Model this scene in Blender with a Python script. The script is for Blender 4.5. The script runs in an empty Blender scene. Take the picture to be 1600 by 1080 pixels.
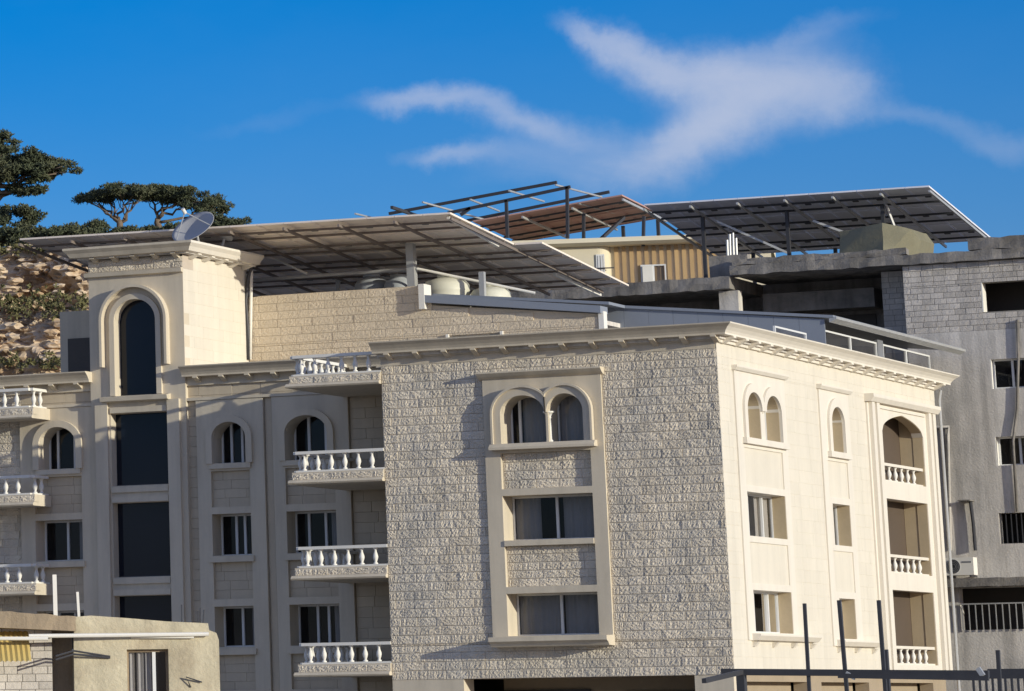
import bpy, bmesh, math, random
from mathutils import Vector, Matrix, noise
from math import sin, cos, radians, pi, sqrt, exp
random.seed(11)
scene = bpy.context.scene
COL = scene.collection

# ------------------------------------------------------------------ camera
# world: X runs along the street front of the stone block, Y away from the
# street, Z up; the block's street corner stands on X = 0, Y = 0.
YAW, PITCH, ROLL, FPX, PPX, PPY = -.4997, .2466, -.0122, 6499.9, -69.6, -506.5
CAM = Vector((44.05, -131.88, -1.35))
_f = Vector((sin(YAW)*cos(PITCH), cos(YAW)*cos(PITCH), sin(PITCH)))
_r = Vector((cos(YAW), -sin(YAW), 0)); _u = _r.cross(_f)
RIGHT = _r*cos(ROLL)+_u*sin(ROLL); UP = _u*cos(ROLL)-_r*sin(ROLL); FWD = _f
cd = bpy.data.cameras.new('camera'); cam = bpy.data.objects.new('camera', cd); COL.objects.link(cam)
cd.sensor_width = 36; cd.lens = FPX/1600*36
cd.shift_x = .5-PPX/1600; cd.shift_y = (PPY-540)/1600
cd.clip_start = 1; cd.clip_end = 6000
cam.matrix_world = Matrix(((RIGHT.x, UP.x, -FWD.x, CAM.x), (RIGHT.y, UP.y, -FWD.y, CAM.y), (RIGHT.z, UP.z, -FWD.z, CAM.z), (0, 0, 0, 1)))
scene.camera = cam
def ray(x, y): return RIGHT*((x-PPX)/FPX)-UP*((y-PPY)/FPX)+FWD
def at(x, y, Y=None, X=None, Z=None):
    d = ray(x, y)
    t = (Y-CAM.y)/d.y if Y is not None else (X-CAM.x)/d.x if X is not None else (Z-CAM.z)/d.z
    return CAM+d*t

# ------------------------------------------------------------------ sun, sky, exposure
SUN_EL, SUN_PHI = radians(10.2), radians(15.4)
S = Vector((cos(SUN_EL)*cos(SUN_PHI), -cos(SUN_EL)*sin(SUN_PHI), sin(SUN_EL)))
sl = bpy.data.lights.new('sun', 'SUN'); sl.energy = 3.8; sl.angle = radians(.5); sl.color = (1, .955, .80)
so = bpy.data.objects.new('sun', sl); COL.objects.link(so)
so.rotation_mode = 'QUATERNION'; so.rotation_quaternion = S.to_track_quat('Z', 'Y'); so.location = S*200
W = bpy.data.worlds.new('World'); scene.world = W; W.use_nodes = True
nt = W.node_tree; nt.nodes.clear()
def wn(t, **k):
    n = nt.nodes.new(t)
    for a, b in k.items(): setattr(n, a, b)
    return n
def wl(a, b): nt.links.new(a, b)
def wmath(op, a, b=None, c=None, clamp=False):
    n = wn('ShaderNodeMath', operation=op, use_clamp=clamp)
    for i, v in enumerate((a, b, c)):
        if v is None: continue
        if isinstance(v, (int, float)): n.inputs[i].default_value = v
        else: wl(v, n.inputs[i])
    return n.outputs[0]
sky = wn('ShaderNodeTexSky', sky_type='NISHITA', sun_disc=False, sun_elevation=SUN_EL, sun_rotation=radians(90)+SUN_PHI, altitude=300, air_density=1.0, dust_density=.8, ozone_density=4.0)
hsv = wn('ShaderNodeHueSaturation'); hsv.inputs['Saturation'].default_value = 1.42; wl(sky.outputs[0], hsv.inputs['Color'])
tint = wn('ShaderNodeMix', data_type='RGBA', blend_type='MULTIPLY'); tint.inputs[0].default_value = 1
wl(hsv.outputs[0], tint.inputs[6]); tint.inputs[7].default_value = (.99, .84, 1.17, 1)
# thin evening cloud, placed by sky direction
geo = wn('ShaderNodeTexCoord')
E0 = ray(1080, 150).normalized(); E1 = E0.cross(Vector((0, 0, 1))).normalized(); E2 = E1.cross(E0)
def wdot(v):
    n = wn('ShaderNodeVectorMath', operation='DOT_PRODUCT'); wl(geo.outputs['Generated'], n.inputs[0]); n.inputs[1].default_value = v; return n.outputs['Value']
d0 = wmath('MAXIMUM', wdot(E0), .05); cu = wmath('DIVIDE', wdot(E1), d0); cv = wmath('DIVIDE', wdot(E2), d0)
def uv_of(x, y):
    d = ray(x, y); k = d.dot(E0); return d.dot(E1)/k, d.dot(E2)/k
cmb = wn('ShaderNodeCombineXYZ'); wl(cu, cmb.inputs[0]); wl(cv, cmb.inputs[1])
nz = wn('ShaderNodeTexNoise'); nz.inputs['Scale'].default_value = 40; nz.inputs['Detail'].default_value = 9; nz.inputs['Roughness'].default_value = .62
wl(cmb.outputs[0], nz.inputs['Vector'])
sp = wn('ShaderNodeSeparateColor'); wl(nz.outputs['Color'], sp.inputs[0])
wu = wmath('ADD', cu, wmath('MULTIPLY', wmath('SUBTRACT', sp.outputs[0], .5), .021))
wv = wmath('ADD', cv, wmath('MULTIPLY', wmath('SUBTRACT', sp.outputs[1], .5), .015))
PXR = 1/6600.
def blob(x, y, rx, ry, deg, wgt):
    u0, v0 = uv_of(x, y); a = radians(-deg)
    du = wmath('SUBTRACT', wu, u0); dv = wmath('SUBTRACT', wv, v0)
    p = wmath('ADD', wmath('MULTIPLY', du, cos(a)/(rx*PXR)), wmath('MULTIPLY', dv, sin(a)/(rx*PXR)))
    q = wmath('ADD', wmath('MULTIPLY', du, -sin(a)/(ry*PXR)), wmath('MULTIPLY', dv, cos(a)/(ry*PXR)))
    r2 = wmath('ADD', wmath('MULTIPLY', p, p), wmath('MULTIPLY', q, q))
    return wmath('MULTIPLY', wmath('POWER', 2.718, wmath('MULTIPLY', r2, -1)), wgt)
tot = None
for b in [(930, 52, 45, 13, 26, .55), (985, 82, 60, 22, 28, .75), (1050, 112, 75, 30, 16, .8), (1130, 128, 85, 42, 6, .85), (1225, 132, 90, 52, -6, .9), (1310, 142, 50, 42, 10, .6), (1345, 160, 45, 30, 10, .35),
          (1150, 185, 95, 42, -22, .75), (1085, 225, 80, 34, -30, .6), (1010, 250, 90, 28, -18, .42), (900, 262, 130, 24, -4, .26), (620, 150, 50, 15, -4, .5), (690, 150, 65, 17, 6, .6), (765, 172, 70, 19, 18, .6), (835, 198, 70, 22, 16, .42),
          (910, 220, 90, 28, 10, .32), (700, 236, 60, 13, -2, .5), (790, 240, 80, 18, 4, .28), (1230, 62, 110, 18, -14, .26), (1440, 185, 90, 14, 10, .16), (1570, 222, 90, 24, 16, .24), (430, 180, 110, 16, -6, .08)]:
    o = blob(*b); tot = o if tot is None else wmath('ADD', tot, o)
nz2 = wn('ShaderNodeTexNoise'); nz2.inputs['Scale'].default_value = 38; nz2.inputs['Roughness'].default_value = .6; nz2.inputs['Distortion'].default_value = .6; nz2.inputs['Detail'].default_value = 6; mpc = wn('ShaderNodeMapping'); mpc.inputs['Rotation'].default_value = (0, 0, .35); mpc.inputs['Scale'].default_value = (.8, 2.4, 1); wl(cmb.outputs[0], mpc.inputs[0]); wl(mpc.outputs[0], nz2.inputs['Vector'])
tot = wmath('MULTIPLY', tot, wmath('ADD', .45, wmath('MULTIPLY', nz2.outputs['Fac'], 1.0)))
tot = wmath('MULTIPLY', wmath('SUBTRACT', 1, wmath('POWER', 2.718, wmath('MULTIPLY', tot, -.95))), .92)
tot = wmath('MINIMUM', tot, .72)
# cloud added outside the view only, to brighten and warm the shade
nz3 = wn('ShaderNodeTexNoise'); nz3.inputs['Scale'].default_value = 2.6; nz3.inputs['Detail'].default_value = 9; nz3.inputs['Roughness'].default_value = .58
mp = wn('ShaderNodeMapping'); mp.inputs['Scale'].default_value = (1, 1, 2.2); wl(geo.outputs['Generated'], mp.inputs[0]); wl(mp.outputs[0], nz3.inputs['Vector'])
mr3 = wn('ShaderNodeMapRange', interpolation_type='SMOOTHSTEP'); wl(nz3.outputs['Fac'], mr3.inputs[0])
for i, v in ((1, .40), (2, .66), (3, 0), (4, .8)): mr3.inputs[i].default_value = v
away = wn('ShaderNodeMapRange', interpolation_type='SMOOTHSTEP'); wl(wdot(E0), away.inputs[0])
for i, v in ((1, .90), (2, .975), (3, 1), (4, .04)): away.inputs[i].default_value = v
unseen_cloud = wmath('MULTIPLY', mr3.outputs[0], away.outputs[0])
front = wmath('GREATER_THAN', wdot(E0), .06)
tot = wmath('MAXIMUM', wmath('MULTIPLY', tot, front), unseen_cloud)
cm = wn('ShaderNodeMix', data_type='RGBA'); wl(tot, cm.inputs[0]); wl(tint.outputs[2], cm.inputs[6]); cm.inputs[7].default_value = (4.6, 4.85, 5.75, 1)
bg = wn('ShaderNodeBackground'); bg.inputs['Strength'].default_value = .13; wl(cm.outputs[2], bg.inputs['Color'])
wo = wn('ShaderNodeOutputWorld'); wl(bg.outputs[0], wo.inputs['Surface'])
scene.view_settings.view_transform = 'Standard'; scene.view_settings.look = 'None'
scene.view_settings.exposure = 0; scene.view_settings.gamma = 1; scene.view_settings.use_curve_mapping = False

# ------------------------------------------------------------------ materials
MATS = {}
def mat(name, col, rough=.8, var=.12, vscale=1.2, bump=0, bscale=25, rnd=0, metal=0, streak=0, spec=.4, col2=None, c2scale=.6, c2lo=.45, c2hi=.62, warm=0):
    m = bpy.data.materials.new(name); m.use_nodes = True; t = m.node_tree; N = t.nodes; L = t.links
    bs = N['Principled BSDF']; bs.inputs['Roughness'].default_value = rough; bs.inputs['Metallic'].default_value = metal
    bs.inputs['Specular IOR Level'].default_value = spec
    g = N.new('ShaderNodeNewGeometry')
    def tex(scale, detail=6, vec=None, rough=.6):
        n = N.new('ShaderNodeTexNoise'); n.inputs['Scale'].default_value = scale; n.inputs['Detail'].default_value = detail; n.inputs['Roughness'].default_value = rough
        L.new(vec or g.outputs['Position'], n.inputs['Vector']); return n.outputs['Fac']
    def mth(op, a, b):
        n = N.new('ShaderNodeMath'); n.operation = op
        for i, v in enumerate((a, b)):
            if isinstance(v, (int, float)): n.inputs[i].default_value = v
            else: L.new(v, n.inputs[i])
        return n.outputs[0]
    f = mth('ADD', mth('MULTIPLY', mth('SUBTRACT', tex(vscale), .5), var*3), 1)
    f = mth('MULTIPLY', f, mth('ADD', mth('MULTIPLY', mth('SUBTRACT', tex(vscale*9, 4), .5), var*1.6), 1))
    if rnd:
        oi = N.new('ShaderNodeObjectInfo')
        f = mth('MULTIPLY', f, mth('ADD', mth('MULTIPLY', mth('SUBTRACT', oi.outputs['Random'], .5), rnd*2), 1))
    if streak:
        mpn = N.new('ShaderNodeMapping'); mpn.inputs['Scale'].default_value = (1.6, 1.6, .16); L.new(g.outputs['Position'], mpn.inputs[0])
        mr = N.new('ShaderNodeMapRange'); L.new(tex(1.3, 7, mpn.outputs[0]), mr.inputs[0])
        mr.inputs[1].default_value = .42; mr.inputs[2].default_value = .68; mr.inputs[3].default_value = 1; mr.inputs[4].default_value = 1-streak
        f = mth('MULTIPLY', f, mr.outputs[0])
    base = N.new('ShaderNodeMix'); base.data_type = 'RGBA'; base.inputs[0].default_value = 0
    base.inputs[6].default_value = (*col, 1); base.inputs[7].default_value = (*(col2 or col), 1)
    if col2:
        mr = N.new('ShaderNodeMapRange'); L.new(tex(c2scale, 7), mr.inputs[0]); mr.inputs[1].default_value = c2lo; mr.inputs[2].default_value = c2hi
        L.new(mr.outputs[0], base.inputs[0])
    vm = N.new('ShaderNodeVectorMath'); vm.operation = 'SCALE'; L.new(base.outputs[2], vm.inputs[0]); L.new(f, vm.inputs['Scale'])
    L.new(vm.outputs[0], bs.inputs['Base Color'])
    if bump:
        b = N.new('ShaderNodeBump'); b.inputs['Strength'].default_value = bump; b.inputs['Distance'].default_value = .05
        L.new(tex(bscale, 8, None, .65), b.inputs['Height']); L.new(b.outputs[0], bs.inputs['Normal'])
    MATS[name] = m; return m
mat('rough_stone', (.70, .615, .485), .92, .10, .8, .4, 20, .11, col2=(.59, .535, .445), c2scale=.5, streak=.10)
mat('rough_joint', (.52, .45, .37), .95, .1, 2)
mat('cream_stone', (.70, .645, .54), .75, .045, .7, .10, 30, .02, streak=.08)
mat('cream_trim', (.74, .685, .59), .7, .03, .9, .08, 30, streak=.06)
mat('shade_stone', (.56, .475, .35), .8, .07, .8, .15, 26, .07, streak=.10)  # darker copy of the cream stone, shade of the wing put into its colour
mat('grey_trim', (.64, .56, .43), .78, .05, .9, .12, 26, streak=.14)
mat('penthouse_stone', (.66, .555, .41), .9, .08, .9, .4, 16, .05)
mat('white_paint', (.78, .75, .68), .6, .05, 1.5)
mat('aluminium_white', (.72, .72, .70), .35, .03, 2)
mat('dark_metal', (.045, .045, .05), .5, .15, 3, spec=.5)
mat('brown_metal', (.20, .165, .14), .6, .15, 3)
mat('grey_metal', (.32, .33, .35), .45, .12, 3, metal=.5)
mat('galvanised', (.50, .50, .49), .45, .1, 3, metal=.4)
mat('sheet_blue', (.24, .265, .31), .45, .05, 1.2, spec=.4)
mat('backsheet', (.88, .77, .65), .5, .06, 1.5, rnd=.05)
mat('backsheet_dark', (.80, .80, .84), .5, .06, 1.5, rnd=.05)
mat('backsheet_red', (.50, .30, .25), .6, .06, 1.5, rnd=.08)
mat('panel_face', (.015, .02, .045), .15, .05, 1.5)
mat('concrete', (.74, .69, .62), .93, .12, .6, .4, 12, streak=.36, col2=(.60, .565, .515), c2scale=.5)
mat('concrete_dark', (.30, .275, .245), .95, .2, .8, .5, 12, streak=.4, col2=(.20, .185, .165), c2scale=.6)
mat('concrete_block', (.60, .55, .485), .95, .12, 1.2, .5, 18, .15, streak=.2)
mat('mortar', (.27, .25, .22), .95, .2, 2)
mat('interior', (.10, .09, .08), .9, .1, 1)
mat('beige_wall', (.36, .29, .205), .85, .1, 1, .1, 20)
mat('plaster_yellow', (.60, .53, .375), .92, .16, .9, .8, 6, streak=.2, col2=(.46, .385, .265), c2scale=.8, c2lo=.48, c2hi=.68)
mat('slab_brown', (.36, .28, .19), .95, .15, 1.5, .5, 12, streak=.2)
mat('yellow_sheet', (.62, .46, .16), .6, .08, 2)
mat('wood_slat', (.50, .34, .17), .7, .12, 1.5, .1, 20, .12)
mat('cream_paint', (.74, .66, .48), .8, .04, .8)
mat('tank_cream', (.64, .62, .50), .5, .05, 1)
mat('tank_grey', (.36, .38, .40), .5, .06, 1)
mat('dish_grey', (.40, .40, .405), .6, .06, 1)
mat('tarp', (.21, .195, .13), .9, .15, 1.3, .4, 6)
mat('curtain', (.72, .70, .66), .9, .08, 2)
mat('curtain_light', (.74, .70, .62), .9, .06, 2)
mat('soil', (.40, .335, .25), .95, .15, .3, .4, 3)
mat('asphalt', (.06, .06, .06), .9, .15, .5, .3, 6)
mat('rock', (.62, .49, .35), .95, .18, .4, .8, 2.5, col2=(.42, .28, .16), c2scale=.35, c2lo=.48, c2hi=.62)
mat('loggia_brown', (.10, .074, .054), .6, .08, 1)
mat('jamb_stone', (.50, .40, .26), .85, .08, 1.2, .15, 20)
mat('scrub', (.16, .15, .065), .9, .3, .8)
mat('pine_needles', (.070, .085, .045), .85, .3, .9, col2=(.105, .112, .06), c2scale=.8)
mat('bark', (.20, .15, .11), .95, .2, 2, .6, 8)
mat('rust', (.20, .10, .06), .9, .2, 3)
mat('hill_green', (.075, .085, .035), .95, .25, .3, .4, 2, col2=(.26, .20, .12), c2scale=.15)
def glass_mat(name, col, tr, rough=.03):
    m = bpy.data.materials.new(name); m.use_nodes = True; t = m.node_tree; N = t.nodes; L = t.links; N.clear()
    o = N.new('ShaderNodeOutputMaterial'); fr = N.new('ShaderNodeFresnel'); fr.inputs[0].default_value = 1.42
    gl = N.new('ShaderNodeBsdfGlossy'); gl.inputs['Roughness'].default_value = rough
    a = N.new('ShaderNodeBsdfTransparent'); a.inputs[0].default_value = (tr, tr, tr*1.03, 1)
    d = N.new('ShaderNodeBsdfDiffuse'); d.inputs[0].default_value = (*col, 1)
    m1 = N.new('ShaderNodeMixShader'); m1.inputs[0].default_value = .22 if tr > .3 else .96; L.new(a.outputs[0], m1.inputs[1]); L.new(d.outputs[0], m1.inputs[2])
    m2 = N.new('ShaderNodeMixShader'); L.new(fr.outputs[0], m2.inputs[0]); L.new(m1.outputs[0], m2.inputs[1]); L.new(gl.outputs[0], m2.inputs[2])
    g = N.new('ShaderNodeNewGeometry'); nz = N.new('ShaderNodeTexNoise'); nz.inputs['Scale'].default_value = .7; L.new(g.outputs['Position'], nz.inputs['Vector'])
    b = N.new('ShaderNodeBump'); b.inputs['Strength'].default_value = .05; L.new(nz.outputs['Fac'], b.inputs['Height']); L.new(b.outputs[0], gl.inputs['Normal'])
    L.new(m2.outputs[0], o.inputs['Surface']); MATS[name] = m
glass_mat('window_glass', (.03, .032, .037), .8)
glass_mat('stair_glass', (.010, .013, .022), .1)

# ------------------------------------------------------------------ mesh helpers
class MB:
    """collects shapes in the local frame of a facade: x along it, y into the wall, z up"""
    def __init__(s, mtx=None): s.v = []; s.f = []; s.m = mtx or Matrix()
    def add(s, vs, fs):
        o = len(s.v); s.v += [tuple(p) for p in vs]; s.f += [tuple(i+o for i in q) for q in fs]; return s
    def box(s, x0, x1, y0, y1, z0, z1):
        return s.add([(x0, y0, z0), (x1, y0, z0), (x1, y1, z0), (x0, y1, z0), (x0, y0, z1), (x1, y0, z1), (x1, y1, z1), (x0, y1, z1)],
                     [(0, 3, 2, 1), (4, 5, 6, 7), (0, 1, 5, 4), (1, 2, 6, 5), (2, 3, 7, 6), (3, 0, 4, 7)])
    def prism(s, poly, y0, y1):          # polygon in x,z pushed along y
        n = len(poly)
        return s.add([(p[0], y0, p[1]) for p in poly]+[(p[0], y1, p[1]) for p in poly],
                     [tuple(range(n)), tuple(range(2*n-1, n-1, -1))]+[(i, n+i, n+(i+1) % n, (i+1) % n) for i in range(n)])
    def profile(s, poly, x0, x1, m0=0, m1=0):   # profile in y,z swept along x, ends mitred by m0, m1 per unit y
        n = len(poly)
        return s.add([(x0+m0*p[0], p[0], p[1]) for p in poly]+[(x1+m1*p[0], p[0], p[1]) for p in poly],
                     [tuple(range(n)), tuple(range(2*n-1, n-1, -1))]+[(i, n+i, n+(i+1) % n, (i+1) % n) for i in range(n)])
    def ribbon(s, us, lo, hi, y0, y1):
        for a, b in zip(us, us[1:]):
            s.add([(a, y0, lo(a)), (b, y0, lo(b)), (b, y0, hi(b)), (a, y0, hi(a)), (a, y1, lo(a)), (b, y1, lo(b)), (b, y1, hi(b)), (a, y1, hi(a))],
                  [(0, 1, 2, 3), (0, 4, 5, 1), (3, 2, 6, 7), (5, 4, 7, 6)])
        return s
    def band(s, inn, out, y0, y1):       # strip between two polylines in x,z
        n = len(inn)
        vs = [(p[0], y0, p[1]) for p in inn]+[(p[0], y0, p[1]) for p in out]+[(p[0], y1, p[1]) for p in inn]+[(p[0], y1, p[1]) for p in out]
        fs = []
        for i in range(n-1):
            fs += [(i, i+1, n+i+1, n+i), (2*n+i, i, i+1, 2*n+i+1)[::-1], (n+i, n+i+1, 3*n+i+1, 3*n+i)]
        fs += [(0, n, 3*n, 2*n), (n-1, 2*n-1, 4*n-1, 3*n-1)[::-1]]
        return s.add(vs, fs)
    def bar(s, a, b, w, h=None, up=Vector((0, 0, 1))):
        a, b = Vector(a), Vector(b); h = h or w; d = (b-a).normalized()
        if abs(d.dot(up)) > .98: up = Vector((0, 1, 0))
        x = d.cross(up).normalized()*w/2; y = x.cross(d).normalized()*h/2
        vs = [p+i*x+j*y for p in (a, b) for i, j in ((-1, -1), (1, -1), (1, 1), (-1, 1))]
        return s.add(vs, [(0, 1, 2, 3), (7, 6, 5, 4), (0, 4, 5, 1), (1, 5, 6, 2), (2, 6, 7, 3), (3, 7, 4, 0)])
    def tube(s, pts, r, seg=8, r1=None, cap=True):
        pts = [Vector(p) for p in pts]; n = len(pts); rings = []
        for i, p in enumerate(pts):
            d = (pts[min(i+1, n-1)]-pts[max(i-1, 0)]).normalized(); u = Vector((0, 0, 1)) if abs(d.z) < .9 else Vector((1, 0, 0))
            x = d.cross(u).normalized(); y = x.cross(d)
            rr = r if r1 is None else r+(r1-r)*i/(n-1)
            rings.append([p+(x*cos(2*pi*k/seg)+y*sin(2*pi*k/seg))*rr for k in range(seg)])
        fs = [(i*seg+k, i*seg+(k+1) % seg, (i+1)*seg+(k+1) % seg, (i+1)*seg+k) for i in range(n-1) for k in range(seg)]
        if cap: fs += [tuple(range(seg))[::-1], tuple((n-1)*seg+k for k in range(seg))]
        return s.add([v for q in rings for v in q], fs)
    def lathe(s, prof, c=(0, 0, 0), seg=12):   # prof of (r, z)
        n = len(prof)
        vs = [(c[0]+r*cos(2*pi*k/seg), c[1]+r*sin(2*pi*k/seg), c[2]+z) for r, z in prof for k in range(seg)]
        fs = [(i*seg+k, i*seg+(k+1) % seg, (i+1)*seg+(k+1) % seg, (i+1)*seg+k) for i in range(n-1) for k in range(seg)]
        fs += [tuple(range(seg))[::-1], tuple((n-1)*seg+k for k in range(seg))]
        return s.add(vs, fs)
    def mesh(s, name, m, smooth=False):
        me = bpy.data.meshes.new(name); me.from_pydata([s.m @ Vector(p) for p in s.v], [], s.f)
        bm = bmesh.new(); bm.from_mesh(me); bmesh.ops.recalc_face_normals(bm, faces=bm.faces); bm.to_mesh(me); bm.free()
        me.materials.append(MATS[m])
        if smooth:
            for p in me.polygons: p.use_smooth = True
        return me
    def build(s, name, m, parent=None, smooth=False, **tags):
        return link(name, s.mesh(name, m, smooth), parent, **tags)
WORLD = {}
def link(name, me, parent=None, mw=None, **tags):
    o = bpy.data.objects.new(name, me); COL.objects.link(o)
    if mw is not None: o.matrix_basis = mw
    WORLD[o] = mw.copy() if mw is not None else Matrix()
    if parent is not None:
        o.parent = parent; o.matrix_parent_inverse = WORLD[parent].inverted()
    for k, v in tags.items(): o[k] = v
    return o
def thing(name, label, cat, loc, group=None):
    o = link(name, None, None, Matrix.Translation(Vector(loc)), label=label, category=cat)
    o.empty_display_size = .5
    if group: o['group'] = group
    return o
def frame(ang, org=(0, 0, 0)): return Matrix.Translation(Vector(org)) @ Matrix.Rotation(ang, 4, 'Z')
FRONT = frame(0); WINGF = frame(0, (0, 4.8, 0)); SIDE = frame(pi/2)
def subtract(iv, cuts):
    out = [iv]
    for c0, c1 in cuts:
        nx = []
        for a, b in out:
            if c1 <= a or c0 >= b: nx.append((a, b)); continue
            if c0 > a: nx.append((a, c0))
            if c1 < b: nx.append((c1, b))
        out = nx
    return out
def wall(mtx, u0, u1, v0, v1, holes, y0, y1, name, m, parent):
    mb = MB(mtx)
    us = sorted({u0, u1, *[h[i] for h in holes for i in (0, 1) if u0 < h[i] < u1]})
    vs = sorted({v0, v1, *[h[i] for h in holes for i in (2, 3) if v0 < h[i] < v1]})
    for c, d in zip(vs, vs[1:]):
        free = subtract((u0, u1), [(h[0], h[1]) for h in holes if h[2] < (c+d)/2 < h[3]])
        for a, b in free: mb.box(a, b, y0, y1, c, d)
    return mb.build(name, m, parent)
def unit_slab():
    mb = MB(); e = .004
    vs = [(0, 1, 0), (1, 1, 0), (1, 1, 1), (0, 1, 1), (0, .35, 0), (1, .35, 0), (1, .35, 1), (0, .35, 1), (e, 0, e*2), (1-e, 0, e*2), (1-e, 0, 1-e*2), (e, 0, 1-e*2)]
    fs = []
    for k in (0, 4): fs += [(k+i, k+(i+1) % 4, k+4+(i+1) % 4, k+4+i) for i in range(4)]
    fs.append((8, 9, 10, 11)); mb.add(vs, fs); return mb
def unit_rough(seed, nu=20, nv=9, amp=.028):
    mb = MB(); rg = random.Random(seed); vs = []
    for j in range(nv+1):
        for i in range(nu+1):
            u, v = i/nu, j/nv
            eu = min(i, nu-i); ev = min(j, nv-j)
            e = min(1, .15+min(eu, ev)*.6)
            d = noise.noise(Vector((u*3.1+seed*7.3, v*1.6, seed*3.7)))*.5+.3+noise.noise(Vector((u*9+seed*3.3, v*4.5, seed)))*.7+rg.uniform(-.5, .5)*.7
            ju = 0 if eu == 0 else rg.uniform(-.3, .3)/nu; jv = 0 if ev == 0 else rg.uniform(-.3, .3)/nv
            vs.append((u+ju, -amp*e*d, v+jv))
    fs = [(j*(nu+1)+i, j*(nu+1)+i+1, (j+1)*(nu+1)+i+1, (j+1)*(nu+1)+i) for j in range(nv) for i in range(nu)]
    rim = [i for i in range(nu+1)]+[j*(nu+1)+nu for j in range(1, nv+1)]+[nv*(nu+1)+i for i in range(nu-1, -1, -1)]+[j*(nu+1) for j in range(nv-1, 0, -1)]
    o = len(vs); vs += [(vs[k][0], .06, vs[k][2]) for k in rim]
    n = len(rim); fs += [(rim[(k+1) % n], rim[k], o+k, o+(k+1) % n) for k in range(n)]
    return mb.add(vs, fs)
def rows(u0, u1, v0, v1, holes, du, dv, rg):
    """courses of pieces, cut round the openings: list of (u, v, w, h)"""
    out = []; n = max(1, round((v1-v0)/dv)); dv = (v1-v0)/n
    for k in range(n):
        a, b = v0+k*dv, v0+(k+1)*dv
        cuts = sorted({a, b, *[h[i] for h in holes for i in (2, 3) if a+.04 < h[i] < b-.04]})
        off = rg.uniform(0, du)
        for c, d in zip(cuts, cuts[1:]):
            free = subtract((u0, u1), [(h[0], h[1]) for h in holes if h[2] < (c+d)/2 < h[3]])
            for p, q in free:
                x = p; e = p+off if p+off > p+.25*du else p+off+du*.5
                while x < q-.02:
                    e2 = min(e, q)
                    if q-e2 < .2*du: e2 = q
                    out.append((x, c, e2-x, d-c)); x = e2; e = e2+du*rg.uniform(.8, 1.2)
    return out
def clad(mtx, pcs, y0, thick, meshes, name, parent, gap=.012, limit=300, jit=.006, stuff_name=None, m=None, unit=True):
    rg = random.Random(len(pcs)); pcs = sorted(pcs, key=lambda p: -p[2]*p[3])
    rest = MB(mtx)
    for i, (u, v, w, h) in enumerate(pcs):
        k = rg.randrange(len(meshes)); dy = rg.uniform(-jit, jit)
        T = Matrix.Translation((u+gap/2, y0+dy, v+gap/2)) @ Matrix.Diagonal((w-gap, thick if unit else 1, h-gap, 1))
        if i < limit: link(name, meshes[k][1], parent, mtx @ T)
        else:
            mb = meshes[k][0]; rest.add([T @ Vector(p) for p in mb.v], mb.f)
    if rest.v: rest.build(stuff_name or name, m, parent, kind='stuff')

# ------------------------------------------------------------------ ground
gnd = MB(); gnd.add([(-3000, -1500, -3.3), (3000, -1500, -3.3), (3000, 4000, -3.3), (-3000, 4000, -3.3)], [(0, 1, 2, 3)])
gnd.build('ground', 'soil', kind='structure')
rd = MB(); rd.add([(-200, -14, -3.296), (200, -14, -3.296), (200, -4, -3.296), (-200, -4, -3.296)], [(0, 1, 2, 3)])
rd.build('road', 'asphalt', kind='structure')
pv = MB(); pv.box(-200, 200, -4, 0.0, -3.4, -3.17); pv.build('pavement', 'concrete', kind='structure')

# ------------------------------------------------------------------ shared pieces
ROUGH = [(lambda b: (b, b.mesh('stone', 'rough_stone')))(unit_rough(i)) for i in range(10)]
PROUGH = [(lambda b: (b, b.mesh('stone', 'penthouse_stone')))(unit_rough(20+i, 14, 6, .018)) for i in range(6)]
us = unit_slab()
CREAM = [(us, us.mesh('cladding_slab', 'cream_stone'))]
SHADE = [(us, us.mesh('cladding_slab', 'shade_stone'))]
BLOCK = [(lambda b: (b, b.mesh('block', 'concrete_block')))(unit_rough(40+i, 4, 3, .014)) for i in range(6)]
BAL_PROF = [(.085, 0), (.085, .05), (.05, .07), (.045, .10), (.075, .17), (.095, .25), (.085, .32), (.05, .42), (.04, .47), (.06, .50), (.05, .52), (.08, .535), (.08, .58)]
BAL = MB().lathe(BAL_PROF, seg=10).mesh('baluster', 'white_paint', True)
def bracket_mesh(m):
    mb = MB(); mb.profile([(0, 0), (-.48, 0), (-.48, -.06), (-.34, -.10), (-.20, -.17), (-.08, -.22), (0, -.22)], -.09, .09); return mb.mesh('bracket', m)
BR_CREAM, BR_GREY = bracket_mesh('cream_trim'), bracket_mesh('grey_trim')

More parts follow.
